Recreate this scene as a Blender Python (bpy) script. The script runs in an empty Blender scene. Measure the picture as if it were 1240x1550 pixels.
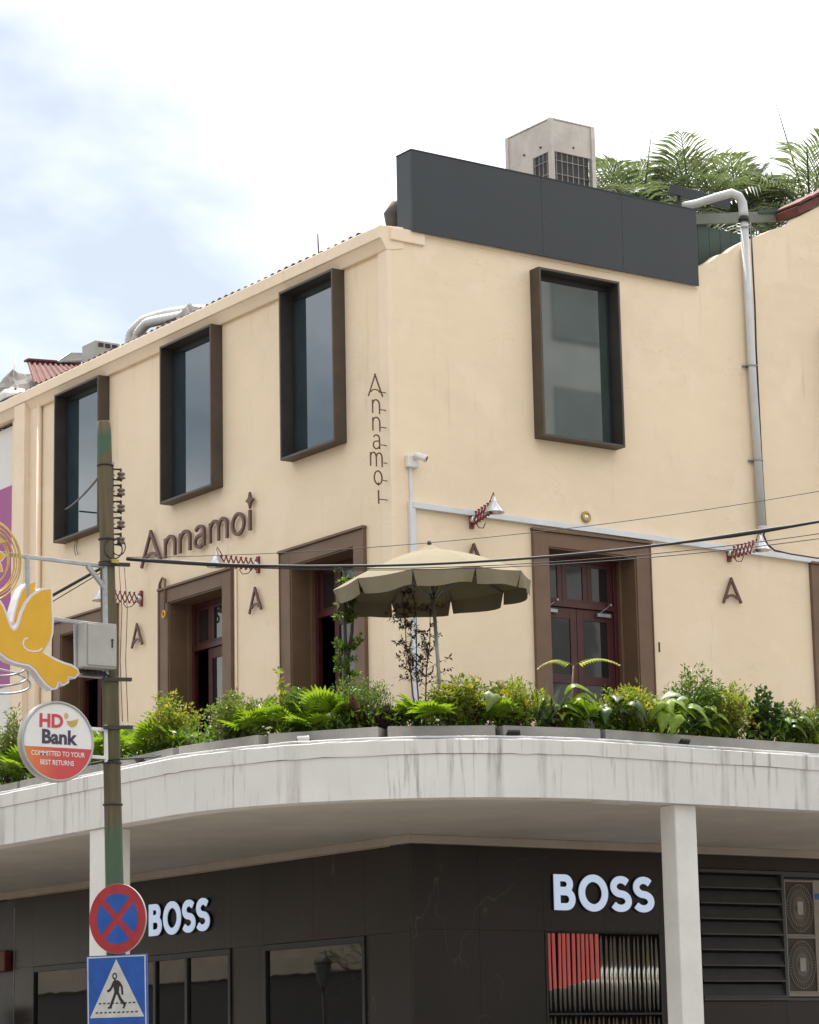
import bpy, bmesh, math, random
from math import sin, cos, pi, radians, sqrt, atan2
from mathutils import Vector, Matrix
random.seed(11)
sc = bpy.context.scene
COL = sc.collection

# ------------------------------------------------------------------ camera
YAW, PITCH, ROLL = 0.610269, 0.204401, -0.0199336
F = Vector((sin(YAW)*cos(PITCH), cos(YAW)*cos(PITCH), sin(PITCH)))
R0 = Vector((cos(YAW), -sin(YAW), 0)); U0 = R0.cross(F)
RR = R0*cos(ROLL) + U0*sin(ROLL); UU = -R0*sin(ROLL) + U0*cos(ROLL)
cam = bpy.data.cameras.new('camera'); camo = bpy.data.objects.new('camera', cam); COL.objects.link(camo)
m = Matrix.Identity(4)
for i in range(3):
    m[i][0], m[i][1], m[i][2] = RR[i], UU[i], -F[i]
m[0][3], m[1][3], m[2][3] = -21.714, -31.431, 1.6
camo.matrix_world = m
cam.sensor_fit = 'HORIZONTAL'; cam.sensor_width = 24.0; cam.lens = 4113.5/1240*24.0
cam.clip_start = 0.1; cam.clip_end = 3000
sc.camera = camo

# ------------------------------------------------------------------ sky and sun
SUN_EL, SUN_AZ = radians(66), radians(28)       # azimuth clockwise from +Y: a high sun behind the building, both facades in open shade
w = bpy.data.worlds.new('World'); sc.world = w; w.use_nodes = True
nt = w.node_tree; nt.nodes.clear()
def N(t, **k):
    n = nt.nodes.new(t)
    for a, b in k.items(): setattr(n, a, b)
    return n
out = N('ShaderNodeOutputWorld'); bg = N('ShaderNodeBackground'); bg.inputs[1].default_value = 0.1
sky = N('ShaderNodeTexSky', sky_type='NISHITA'); sky.sun_disc = False
sky.sun_elevation = SUN_EL; sky.sun_rotation = SUN_AZ; sky.air_density = 1.2; sky.dust_density = 2.5
tc = N('ShaderNodeTexCoord')
mp = N('ShaderNodeMapping'); mp.inputs['Location'].default_value = (3.45, 2.135, -0.03); mp.inputs['Scale'].default_value = (1, 1, 1.7)
nz = N('ShaderNodeTexNoise'); nz.inputs['Scale'].default_value = 1.7; nz.inputs['Detail'].default_value = 7; nz.inputs['Roughness'].default_value = 0.52; nz.inputs['Distortion'].default_value = 0.3
rp = N('ShaderNodeValToRGB'); rp.color_ramp.elements[0].position = 0.38; rp.color_ramp.elements[1].position = 0.80
rp.color_ramp.elements[0].color = (0.02, 0.02, 0.02, 1); rp.color_ramp.elements[1].color = (0.97, 0.97, 0.97, 1)
mx = N('ShaderNodeMix', data_type='RGBA'); mx.inputs[7].default_value = (15.2, 14.9, 14.4, 1)
nt.links.new(tc.outputs['Generated'], mp.inputs[0]); nt.links.new(mp.outputs[0], nz.inputs['Vector'])
nt.links.new(nz.outputs[0], rp.inputs[0]); nt.links.new(rp.outputs[0], mx.inputs[0])
hz = N('ShaderNodeMix', data_type='RGBA', blend_type='MULTIPLY'); hz.inputs[0].default_value = 1.0; hz.inputs[7].default_value = (0.65, 0.605, 0.55, 1)   # thin haze over the blue
nt.links.new(sky.outputs[0], hz.inputs[6]); nt.links.new(hz.outputs[2], mx.inputs[6]); nt.links.new(mx.outputs[2], bg.inputs[0]); nt.links.new(bg.outputs[0], out.inputs[0])
sl = bpy.data.lights.new('sun', 'SUN'); sl.energy = 3.4; sl.angle = radians(1.5); sl.color = (1.0, 0.95, 0.87)
so = bpy.data.objects.new('sun', sl); COL.objects.link(so)
sd = Vector((sin(SUN_AZ)*cos(SUN_EL), cos(SUN_AZ)*cos(SUN_EL), sin(SUN_EL)))
so.rotation_euler = sd.to_track_quat('Z', 'Y').to_euler(); so.location = (-30, -30, 40)
sc.view_settings.view_transform = 'Standard'; sc.view_settings.look = 'None'
sc.view_settings.exposure = 1.32; sc.view_settings.gamma = 1.0
sc.render.engine = 'CYCLES'
sc.cycles.max_bounces = 8; sc.cycles.diffuse_bounces = 4; sc.cycles.glossy_bounces = 4; sc.cycles.transmission_bounces = 4
sc.cycles.caustics_reflective = False; sc.cycles.caustics_refractive = False

# ------------------------------------------------------------------ materials
MATS = {}
class NT:
    def __init__(s, name):
        s.m = bpy.data.materials.new(name); s.m.use_nodes = True; s.t = s.m.node_tree
        s.b = s.t.nodes['Principled BSDF']; s.o = s.t.nodes['Material Output']; MATS[name] = s.m
        s.tc = s.n('ShaderNodeTexCoord')
    def n(s, t, **k):
        x = s.t.nodes.new(t)
        for a, b in k.items(): setattr(x, a, b)
        return x
    def l(s, a, b): s.t.links.new(a, b)
    def noise(s, scale, detail=5, rough=0.55, stretch=(1,1,1), loc=(0,0,0), dist=0):
        mp = s.n('ShaderNodeMapping'); mp.inputs['Scale'].default_value = stretch; mp.inputs['Location'].default_value = loc
        z = s.n('ShaderNodeTexNoise'); z.inputs['Scale'].default_value = scale; z.inputs['Detail'].default_value = detail
        z.inputs['Roughness'].default_value = rough; z.inputs['Distortion'].default_value = dist
        s.l(s.tc.outputs['Object'], mp.inputs[0]); s.l(mp.outputs[0], z.inputs['Vector']); return z.outputs[0]
    def ramp(s, v, p0, p1, c0=(0,0,0), c1=(1,1,1)):
        r = s.n('ShaderNodeValToRGB'); e = r.color_ramp.elements
        e[0].position, e[1].position = p0, p1; e[0].color = (*c0, 1); e[1].color = (*c1, 1); s.l(v, r.inputs[0]); return r.outputs[0]
    def mix(s, fac, a, b, mode='MIX'):
        x = s.n('ShaderNodeMix', data_type='RGBA', blend_type=mode)
        for i, v in ((0, fac), (6, a), (7, b)):
            if isinstance(v, (int, float)): x.inputs[i].default_value = v
            elif isinstance(v, tuple): x.inputs[i].default_value = (*v[:3], 1)
            else: s.l(v, x.inputs[i])
        return x.outputs[2]
    def math(s, op, a, b=0.0):
        x = s.n('ShaderNodeMath', operation=op)
        for i, v in ((0, a), (1, b)):
            if isinstance(v, (int, float)): x.inputs[i].default_value = v
            else: s.l(v, x.inputs[i])
        return x.outputs[0]
    def bump(s, h, st, d=0.02):
        b = s.n('ShaderNodeBump'); b.inputs['Strength'].default_value = st; b.inputs['Distance'].default_value = d
        s.l(h, b.inputs['Height']); s.l(b.outputs[0], s.b.inputs['Normal'])
    def set(s, **k):
        for a, v in k.items():
            i = s.b.inputs[a.replace('_', ' ')]
            if isinstance(v, tuple): i.default_value = (*v[:3], 1)
            elif isinstance(v, (int, float)): i.default_value = v
            else: s.l(v, i)
        return s.m
def sc3(c, k): return tuple(min(1, max(0, x*k)) for x in c)
def simple(name, c, rough=0.6, var=0.1, scale=4.0, bump=0.0, metal=0.0, ior=1.5, fine=40, **k):
    t = NT(name); z = t.noise(scale); z2 = t.noise(scale*7, 4)
    f = t.ramp(z, 0.3, 0.7); f2 = t.ramp(z2, 0.3, 0.75)
    col = t.mix(f, sc3(c, 1-var), sc3(c, 1+var)); col = t.mix(f2, t.mix(1.0, col, sc3((1,1,1), 1-var*0.8), 'MULTIPLY'), col)
    rr = t.n('ShaderNodeMapRange'); rr.inputs['To Min'].default_value = max(0, rough-0.07); rr.inputs['To Max'].default_value = min(1, rough+0.07); t.l(z2, rr.inputs[0])
    if bump: t.bump(t.noise(fine, 3), bump, 0.01)
    t.set(Base_Color=col, Roughness=rr.outputs[0], Metallic=metal, IOR=ior)
    for a, v in k.items(): t.b.inputs[a.replace('_', ' ')].default_value = v
    return t.m

def plaster(name, c, dirt):
    t = NT(name)
    big = t.ramp(t.noise(0.45, 4, 0.5), 0.35, 0.65); mid = t.ramp(t.noise(1.9, 6, 0.6, (1,1,2.2)), 0.4, 0.72); fine = t.noise(26, 4)
    col = t.mix(big, sc3(c, 0.955), sc3(c, 1.03)); col = t.mix(t.math('MULTIPLY', mid, 0.5), col, sc3(c, 1.06))
    cloud = t.ramp(t.noise(0.9, 3, 0.5, (1,1,1), (3,7,2)), 0.575, 0.605)            # repainted patches, slightly paler
    col = t.mix(t.math('MULTIPLY', cloud, 0.5), col, (c[0]*1.05, c[1]*1.06, c[2]*1.12))
    st = t.ramp(t.noise(5.5, 5, 0.6, (1,1,0.09)), 0.60, 0.74); st2 = t.ramp(t.noise(0.7, 3), 0.42, 0.66)
    col = t.mix(t.math('MULTIPLY', t.math('MULTIPLY', st, st2), dirt), col, sc3(c, 0.62))
    sp = t.ramp(t.noise(9, 6, 0.7, (1,1,1), (5,1,9)), 0.70, 0.78)
    col = t.mix(t.math('MULTIPLY', sp, dirt*0.9), col, sc3(c, 0.68))
    cr = t.ramp(t.math('ABSOLUTE', t.math('SUBTRACT', t.noise(1.1, 5, 0.62, (1,1,2.6), (2,2,4)), 0.5)), 0.0, 0.0045, (1,1,1), (0,0,0))   # hairline cracks
    cm = t.ramp(t.noise(0.8, 2, 0.5, (1,1,1), (8,3,1)), 0.5, 0.62)
    col = t.mix(t.math('MULTIPLY', t.math('MULTIPLY', cr, cm), 0.45), col, sc3(c, 0.6))
    t.bump(t.mix(0.5, t.noise(2.3, 5), fine), 0.35, 0.02)
    return t.set(Base_Color=col, Roughness=0.85)
plaster('cream_plaster', (0.785, 0.638, 0.462), 0.75)
plaster('cream_trim', (0.80, 0.655, 0.495), 0.8)
plaster('neighbour_white', (0.70, 0.68, 0.65), 0.7)

def streaked(name, c):
    t = NT(name)
    s1 = t.ramp(t.noise(3.4, 6, 0.62, (1,1,0.05)), 0.575, 0.68); s2 = t.ramp(t.noise(11, 5, 0.6, (1,1,0.07)), 0.56, 0.68); a = t.ramp(t.noise(0.55, 3), 0.36, 0.62)
    b = t.ramp(t.noise(4, 5, 0.6, (1,1,0.5)), 0.35, 0.7)
    st = t.math('MULTIPLY', t.math('MAXIMUM', s1, t.math('MULTIPLY', s2, 0.85)), t.math('ADD', 0.22, a))
    st = t.math('MULTIPLY', st, t.math('ADD', 0.4, t.math('MULTIPLY', b, 0.6)))
    col = t.mix(t.ramp(t.noise(1.3, 5), 0.3, 0.7), sc3(c, 0.92), sc3(c, 1.04))
    col = t.mix(t.math('MULTIPLY', st, 0.8), col, (0.19, 0.17, 0.145))
    sp = t.ramp(t.noise(14, 6, 0.7), 0.66, 0.76); col = t.mix(t.math('MULTIPLY', sp, 0.45), col, (0.30, 0.27, 0.23))
    t.bump(t.noise(7, 6), 0.35, 0.02)
    return t.set(Base_Color=col, Roughness=0.75)
streaked('canopy_paint', (0.635, 0.615, 0.59))
simple('soffit_paint', (0.53, 0.49, 0.44), 0.8, 0.10, 0.8, 0.1)
simple('column_paint', (0.66, 0.645, 0.615), 0.7, 0.07, 1.6, 0.15)
simple('deck_concrete', (0.17, 0.16, 0.145), 0.9, 0.2, 1.5, 0.4)
simple('cornice_paint', (0.42, 0.36, 0.31), 0.75, 0.1, 1)

def marble(name, c):
    t = NT(name)
    v = t.noise(0.75, 3.2, 0.5, (1,1.4,0.7), (0,0,0), 0.15); r1 = t.ramp(t.math('ABSOLUTE', t.math('SUBTRACT', v, 0.5)), 0.0, 0.0035, (1,1,1), (0,0,0))
    v2 = t.noise(2.2, 6, 0.6, (1,1,0.8), (4,2,1), 0.8); r2 = t.ramp(t.math('ABSOLUTE', t.math('SUBTRACT', v2, 0.52)), 0.0, 0.004, (1,1,1), (0,0,0))
    m1 = t.ramp(t.noise(0.8, 2, 0.5, (1,1,1), (9,2,5)), 0.50, 0.58); m2 = t.ramp(t.noise(1.1, 2, 0.5, (1,1,1), (1,6,3)), 0.56, 0.68)
    base = t.mix(t.ramp(t.noise(0.7, 5), 0.3, 0.72), sc3(c, 0.72), sc3(c, 1.35)); base = t.mix(t.ramp(t.noise(0.4, 3, 0.5, (1,1,1), (7,7,7)), 0.45, 0.7), base, (c[0]*1.45, c[1]*1.0, c[2]*0.9))
    f = t.math('MAXIMUM', t.math('MULTIPLY', r1, m1), t.math('MULTIPLY', t.math('MULTIPLY', r2, m2), 0.12))
    col = t.mix(t.math('MULTIPLY', f, 0.09), base, (0.5, 0.46, 0.41))
    return t.set(Base_Color=col, Roughness=0.32, IOR=1.45)
marble('dark_marble', (0.0185, 0.0140, 0.0112))
simple('window_bronze_shaded', (0.046, 0.040, 0.035), 0.5, 0.25, 2.5, 0.1)  # dark bronze tone, also darkened for the shade inside the window boxes
simple('window_brown', (0.074, 0.053, 0.039), 0.55, 0.22, 2.5, 0.12)
simple('sash_black', (0.016, 0.018, 0.020), 0.4, 0.15, 3)
simple('surround_brown', (0.155, 0.089, 0.051), 0.6, 0.14, 2.2, 0.15)
simple('door_red', (0.062, 0.012, 0.012), 0.38, 0.2, 3)
simple('letter_brown', (0.115, 0.047, 0.030), 0.5, 0.15, 4)
simple('sign_slate', (0.017, 0.022, 0.027), 0.45, 0.08, 1.2)
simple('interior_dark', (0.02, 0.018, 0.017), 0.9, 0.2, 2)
simple('galvanised', (0.38, 0.39, 0.40), 0.42, 0.2, 9, 0.1, 0.75)
simple('pvc_white', (0.55, 0.555, 0.555), 0.6, 0.1, 3)
simple('trunking_white', (0.66, 0.67, 0.70), 0.5, 0.08, 3)
simple('black_rubber', (0.018, 0.018, 0.019), 0.6, 0.2, 6)
simple('dark_iron', (0.03, 0.025, 0.022), 0.6, 0.3, 9, 0.2)
simple('lamp_red', (0.20, 0.015, 0.014), 0.45, 0.25, 8)
simple('lamp_metal', (0.62, 0.63, 0.64), 0.28, 0.12, 6, 0, 0.85)
simple('brass', (0.42, 0.30, 0.09), 0.35, 0.2, 8, 0, 0.8)
simple('umbrella_cloth', (0.195, 0.165, 0.103), 0.9, 0.08, 2.5, 0.2, Transmission_Weight=0.0)
simple('umbrella_pole', (0.30, 0.29, 0.28), 0.4, 0.1, 5, 0, 0.6)
simple('planter_grey', (0.30, 0.285, 0.265), 0.8, 0.18, 2.0, 0.25)
simple('soil', (0.035, 0.026, 0.018), 0.95, 0.3, 8, 0.5)
simple('ac_cream', (0.54, 0.50, 0.45), 0.55, 0.16, 2)
simple('ac_dark', (0.05, 0.038, 0.030), 0.6, 0.2, 4)
simple('roof_red', (0.14, 0.040, 0.034), 0.8, 0.3, 3, 0.3)
simple('roof_tile', (0.075, 0.045, 0.035), 0.85, 0.35, 4, 0.3)
simple('tarp_grey', (0.115, 0.105, 0.095), 0.8, 0.25, 3, 0.3)
simple('green_metal', (0.025, 0.055, 0.046), 0.5, 0.15, 2)
simple('green_grey', (0.13, 0.15, 0.125), 0.6, 0.2, 2)
simple('panel_dark', (0.010, 0.010, 0.011), 0.85, 0.2, 3)
simple('box_grey', (0.37, 0.36, 0.33), 0.5, 0.08, 3)
simple('sign_white', (0.72, 0.71, 0.69), 0.4, 0.06, 4)
simple('sign_edge', (0.40, 0.39, 0.38), 0.45, 0.1, 4, 0, 0.3)
simple('bird_yellow', (0.66, 0.36, 0.010), 0.35, 0.06, 4)
simple('bird_white', (0.66, 0.63, 0.66), 0.4, 0.06, 4)
simple('gold', (0.58, 0.38, 0.11), 0.35, 0.2, 8, 0, 0.5)
simple('road_red', (0.36, 0.022, 0.028), 0.45, 0.15, 9)
simple('road_blue', (0.012, 0.082, 0.36), 0.4, 0.15, 7)
simple('road_white', (0.52, 0.51, 0.49), 0.45, 0.12, 8)
simple('ink_black', (0.012, 0.012, 0.012), 0.5, 0.1, 8)
simple('text_red', (0.52, 0.045, 0.06), 0.4, 0.03, 4)
simple('text_plum', (0.045, 0.030, 0.065), 0.4, 0.05, 4)
simple('louvre_grey', (0.050, 0.053, 0.055), 0.45, 0.12, 3)
simple('condenser_beige', (0.33, 0.295, 0.26), 0.55, 0.12, 3)
simple('magenta', (0.30, 0.035, 0.20), 0.5, 0.06, 3)
simple('sky_blue_sign', (0.02, 0.14, 0.42), 0.4, 0.1, 3)
simple('dull_red', (0.13, 0.018, 0.010), 0.5, 0.1, 3)
simple('asphalt', (0.085, 0.083, 0.08), 0.9, 0.2, 2, 0.5)
simple('paving', (0.36, 0.335, 0.30), 0.85, 0.2, 3, 0.3)
simple('kerb_stone', (0.28, 0.27, 0.25), 0.85, 0.15, 3, 0.3)
simple('ground_earth', (0.13, 0.12, 0.10), 0.95, 0.2, 0.2, 0.2)
simple('opposite_beige', (0.30, 0.265, 0.21), 0.85, 0.12, 1.0, 0.2)
simple('opposite_pane', (0.20, 0.22, 0.22), 0.5, 0.12, 1.0)
simple('opposite_grey', (0.42, 0.44, 0.44), 0.8, 0.12, 1.0, 0.2)
simple('opposite_dark', (0.03, 0.03, 0.032), 0.4, 0.2, 2)
simple('mirror_steel', (0.50, 0.48, 0.45), 0.14, 0.1, 5, 0, 1.0)
simple('strip_red', (0.86, 0.15, 0.14), 0.4, 0.06, 5)
simple('insulator_glaze', (0.20, 0.14, 0.09), 0.3, 0.3, 10)
simple('bark_dark', (0.075, 0.055, 0.042), 0.9, 0.3, 12, 0.4)
simple('bark_palm', (0.20, 0.17, 0.13), 0.9, 0.25, 6, 0.4)

def glass(name, c, ior, rough=0.02, wave=0.0):
    t = NT(name); z = t.noise(1.3, 2); col = t.mix(t.ramp(t.noise(3, 4), 0.3, 0.7), sc3(c, 0.8), sc3(c, 1.2))
    if wave: t.bump(z, wave, 0.05)
    return t.set(Base_Color=col, Roughness=rough, IOR=ior)
glass('window_glass', (0.020, 0.036, 0.046), 2.45, 0.02, 0.012)
glass('window_glass_green', (0.034, 0.052, 0.048), 2.3, 0.03, 0.0)
glass('shop_glass', (0.006, 0.006, 0.007), 1.75, 0.015, 0.015)
glass('door_glass', (0.012, 0.012, 0.012), 1.7, 0.03, 0.03)

t = NT('pole_wood')                                                    # weathered timber with worn green paint
grain = t.noise(9, 6, 0.65, (1, 1, 0.06)); col = t.mix(t.ramp(grain, 0.35, 0.66), (0.050, 0.036, 0.022), (0.170, 0.125, 0.075))
gp = t.ramp(t.noise(1.5, 4, 0.6, (1,1,0.5)), 0.44, 0.60); col = t.mix(t.math('MULTIPLY', gp, 0.6), col, (0.070, 0.078, 0.032))
sx = t.n('ShaderNodeSeparateXYZ'); t.l(t.tc.outputs['Object'], sx.inputs[0])
zn = t.math('ADD', sx.outputs[2], t.math('MULTIPLY', t.math('SUBTRACT', t.noise(5, 5, 0.6, (1,1,0.25)), 0.5), 0.7))
low = t.ramp(t.math('MULTIPLY', zn, 0.1), 0.380, 0.402, (1,1,1), (0,0,0))
pa = t.ramp(t.math('ABSOLUTE', t.math('SUBTRACT', zn, 7.63)), 0.10, 0.16, (1,1,1), (0,0,0))
col = t.mix(t.math('MULTIPLY', t.math('MAXIMUM', low, pa), 0.85), col, t.mix(grain, (0.03, 0.075, 0.045), (0.075, 0.14, 0.085)))
ck = t.ramp(t.noise(16, 6, 0.7, (1,1,0.03), (3,1,2)), 0.60, 0.68); col = t.mix(t.math('MULTIPLY', ck, 0.8), col, (0.012, 0.010, 0.008))
t.bump(grain, 1.0, 0.03); t.set(Base_Color=col, Roughness=0.9)

def leaf(name, c1, c2, trans=0.35, gloss=0.4, tip=None):
    t = NT(name); oi = t.n('ShaderNodeObjectInfo')
    z = t.ramp(t.noise(11, 3), 0.35, 0.68); col = t.mix(z, c1, c2)
    col = t.mix(t.math('MULTIPLY', oi.outputs['Random'], 0.35), col, sc3(c1, 0.75))
    if tip:
        col = t.mix(t.ramp(t.noise(5, 3, 0.6, (1,1,1), (3,3,3)), 0.52, 0.62), col, tip)
    t.set(Base_Color=col, Roughness=gloss, IOR=1.45)
    tr = t.n('ShaderNodeBsdfTranslucent'); ms = t.n('ShaderNodeMixShader'); ms.inputs[0].default_value = trans
    br = t.mix(1.0, col, (1.0, 1.0, 0.55), 'MULTIPLY'); t.l(br, tr.inputs[0])
    t.l(t.b.outputs[0], ms.inputs[1]); t.l(tr.outputs[0], ms.inputs[2]); t.l(ms.outputs[0], t.o.inputs[0]); return t.m
leaf('leaf_bright', (0.14, 0.245, 0.012), (0.30, 0.42, 0.035), 0.5)
leaf('leaf_mid', (0.06, 0.125, 0.014), (0.16, 0.25, 0.03), 0.45)
leaf('leaf_dark', (0.025, 0.060, 0.012), (0.075, 0.13, 0.025), 0.35, 0.45)
leaf('leaf_yellow', (0.12, 0.19, 0.018), (0.30, 0.34, 0.035), 0.5, 0.5, (0.46, 0.41, 0.06))
leaf('leaf_olive', (0.09, 0.145, 0.024), (0.22, 0.27, 0.05), 0.35, 0.45)
leaf('leaf_croton', (0.050, 0.018, 0.014), (0.11, 0.045, 0.02), 0.25, 0.35, (0.17, 0.14, 0.02))
leaf('leaf_wine', (0.035, 0.012, 0.014), (0.085, 0.03, 0.02), 0.25, 0.35)
leaf('leaf_brown', (0.045, 0.030, 0.022), (0.085, 0.06, 0.035), 0.2, 0.5)
leaf('leaf_blue', (0.05, 0.095, 0.065), (0.11, 0.16, 0.10), 0.3, 0.4)
leaf('leaf_palm', (0.070, 0.11, 0.058), (0.20, 0.235, 0.16), 0.5, 0.4)
leaf('leaf_silver', (0.13, 0.19, 0.09), (0.27, 0.33, 0.19), 0.35, 0.5)

def emit(name, c, s):
    t = NT(name); z = t.ramp(t.noise(3, 2), 0.2, 0.8); col = t.mix(z, sc3(c, 0.96), c)
    t.set(Base_Color=col, Roughness=0.4, Emission_Strength=s); t.l(col, t.b.inputs['Emission Color']); return t.m
emit('lit_letter', (0.52, 0.62, 0.80), 0.26)
t = NT('bank_red')                                                     # printed red face with an orange fade
sx = t.n('ShaderNodeSeparateXYZ'); t.l(t.tc.outputs['Object'], sx.inputs[0])
f = t.ramp(t.math('ADD', t.math('MULTIPLY', sx.outputs[0], 1.3), t.math('MULTIPLY', t.noise(3, 2), 0.2)), 0.0, 0.42)
mpo = t.math('ADD', t.math('MULTIPLY', sx.outputs[0], 1.6), 0.62)
t.set(Base_Color=t.mix(t.ramp(mpo, 0.05, 0.62), (0.62, 0.19, 0.035), (0.52, 0.05, 0.055)), Roughness=0.4)

# ------------------------------------------------------------------ builders
def tag(o, label=None, cat=None, group=None, kind=None):
    if label: o['label'] = label
    if cat: o['category'] = cat
    if group: o['group'] = group
    if kind: o['kind'] = kind
    return o
def thing(name, label, cat, loc=(0,0,0), group=None):
    o = bpy.data.objects.new(name, None); o.empty_display_size = 0.2; COL.objects.link(o); o.location = loc
    return tag(o, label, cat, group)
def origin_of(p):
    v = Vector((0,0,0))
    while p is not None:
        v += p.location; p = p.parent
    return v
class MB:
    """collects world-space geometry and links it as one mesh object"""
    def __init__(s): s.v = []; s.f = []; s.sm = []
    def add(s, vs, fs, smooth=False):
        k = len(s.v); s.v += [tuple(p) for p in vs]; s.f += [tuple(i+k for i in q) for q in fs]; s.sm += [smooth]*len(fs); return s
    def box(s, x0, x1, y0, y1, z0, z1):
        return s.add([(x0,y0,z0),(x1,y0,z0),(x1,y1,z0),(x0,y1,z0),(x0,y0,z1),(x1,y0,z1),(x1,y1,z1),(x0,y1,z1)],
                     [(0,3,2,1),(4,5,6,7),(0,1,5,4),(1,2,6,5),(2,3,7,6),(3,0,4,7)])
    def obox(s, c, a, b, d):
        """box from centre and three half-extent vectors"""
        c, a, b, d = map(Vector, (c, a, b, d)); vs = [c+a*i+b*j+d*k for k in (-1,1) for (i,j) in ((-1,-1),(1,-1),(1,1),(-1,1))]
        return s.add(vs, [(0,3,2,1),(4,5,6,7),(0,1,5,4),(1,2,6,5),(2,3,7,6),(3,0,4,7)])
    def bar(s, p, q, w, h, up=(0,0,1)):
        p, q = Vector(p), Vector(q); d = (q-p); a = d/2; dn = d.normalized(); u = Vector(up)
        if abs(dn.dot(u)) > 0.98: u = Vector((1,0,0))
        b = dn.cross(u).normalized(); e = b.cross(dn); return s.obox((p+q)/2, a, b*w/2, e*h/2)
    def tube(s, pts, r, n=8, cap=True):
        pts = [Vector(p) for p in pts]; rs = r if isinstance(r, (list, tuple)) else [r]*len(pts); k = len(s.v); prev = None
        for i, p in enumerate(pts):
            d = (pts[min(i+1, len(pts)-1)] - pts[max(i-1, 0)]).normalized()
            if prev is None: u = d.orthogonal().normalized()
            else:
                u = prev - d*prev.dot(d); u = u.normalized() if u.length > 1e-6 else d.orthogonal().normalized()
            prev = u; v = d.cross(u)
            for j in range(n):
                a = 2*pi*j/n; s.v.append(tuple(p + (u*cos(a)+v*sin(a))*rs[i]))
        for i in range(len(pts)-1):
            for j in range(n):
                s.f.append((k+i*n+j, k+i*n+(j+1)%n, k+(i+1)*n+(j+1)%n, k+(i+1)*n+j)); s.sm.append(True)
        if cap:
            s.f.append(tuple(k+j for j in reversed(range(n)))); s.f.append(tuple(k+(len(pts)-1)*n+j for j in range(n))); s.sm += [False, False]
        return s
    def ring(s, c, u, v, ru, rv, r, n=40, m=8, a0=0, a1=2*pi):
        c, u, v = Vector(c), Vector(u), Vector(v); full = abs(a1-a0-2*pi) < 1e-6
        return s.tube([c+u*ru*cos(a0+(a1-a0)*i/n)+v*rv*sin(a0+(a1-a0)*i/n) for i in range(n+1)], r, m, not full)
    def lathe(s, c, axis, prof, n=24, smooth=True):
        """profile of (radius, distance along axis)"""
        c, ax = Vector(c), Vector(axis).normalized(); u = ax.orthogonal().normalized(); v = ax.cross(u); k = len(s.v)
        for r, h in prof:
            for j in range(n):
                a = 2*pi*j/n; s.v.append(tuple(c+ax*h+(u*cos(a)+v*sin(a))*r))
        for i in range(len(prof)-1):
            for j in range(n):
                s.f.append((k+i*n+j, k+i*n+(j+1)%n, k+(i+1)*n+(j+1)%n, k+(i+1)*n+j)); s.sm.append(smooth)
        return s
    def prism(s, pts, o, u, v, n, depth):
        """2-D polygon extruded along n from the plane o,u,v"""
        o, u, v, n = map(Vector, (o, u, v, n)); a = [o+u*x+v*y for x, y in pts]; k = len(pts)
        area = sum(pts[i][0]*pts[(i+1)%k][1]-pts[(i+1)%k][0]*pts[i][1] for i in range(k))
        if area < 0: a.reverse()
        if u.cross(v).dot(n) < 0: a.reverse()
        b = [p+n*depth for p in a]
        return s.add(a+b, [tuple(reversed(range(k))), tuple(range(k, 2*k))] + [(i, (i+1)%k, k+(i+1)%k, k+i) for i in range(k)])
    def stroke(s, pts, wd, o, u, v, n, depth, closed=False):
        """flat ribbon of width wd along a 2-D path, extruded along n"""
        k = len(pts); Lf = []; Rt = []; ws = wd if isinstance(wd, (list, tuple)) else [wd]*k
        for i in range(k):
            if closed: p, q = pts[i-1], pts[(i+1) % k]
            else: p, q = pts[max(i-1, 0)], pts[min(i+1, k-1)]
            dx, dy = q[0]-p[0], q[1]-p[1]; L = sqrt(dx*dx+dy*dy) or 1; nx, ny = -dy/L, dx/L; h = ws[i]/2
            if (0 < i < k-1) or closed:
                a, c = pts[i-1], pts[i]; e1 = (c[0]-a[0], c[1]-a[1]); l1 = sqrt(e1[0]**2+e1[1]**2) or 1
                cs = abs((-e1[1]/l1)*nx+(e1[0]/l1)*ny); h = h/max(cs, 0.55)
            Lf.append((pts[i][0]+nx*h, pts[i][1]+ny*h)); Rt.append((pts[i][0]-nx*h, pts[i][1]-ny*h))
        o, u, v, n = map(Vector, (o, u, v, n)); P = lambda a, d: o+u*a[0]+v*a[1]+n*d
        vs = [P(a, depth) for a in Lf]+[P(a, depth) for a in Rt]+[P(a, 0) for a in Lf]+[P(a, 0) for a in Rt]; fs = []
        for i in range(k if closed else k-1):
            j = (i+1) % k; fs += [(i, k+i, k+j, j), (2*k+i, 2*k+j, 3*k+j, 3*k+i), (i, j, 2*k+j, 2*k+i), (k+i, 3*k+i, 3*k+j, k+j)]
        if not closed: fs += [(0, 2*k, 3*k, k), (k-1, 2*k-1, 4*k-1, 3*k-1)]
        if u.cross(v).dot(n) < 0: fs = [tuple(reversed(q)) for q in fs]
        return s.add(vs, fs)
    def mesh(s, name, mat, off=Vector((0,0,0))):
        me = bpy.data.meshes.new(name); me.from_pydata([(a-off[0], b-off[1], c-off[2]) for a, b, c in s.v], [], s.f)
        me.polygons.foreach_set('use_smooth', s.sm); me.update()
        if mat: me.materials.append(MATS[mat])
        return me
    def build(s, name, mat, parent=None, bevel=0, kind=None, label=None, cat=None, group=None):
        off = origin_of(parent); o = bpy.data.objects.new(name, s.mesh(name, mat, off)); COL.objects.link(o)
        if parent is not None: o.parent = parent
        if bevel:
            b = o.modifiers.new('bevel', 'BEVEL'); b.width = bevel; b.segments = 2; b.limit_method = 'ANGLE'
        return tag(o, label, cat, group, kind)
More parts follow.
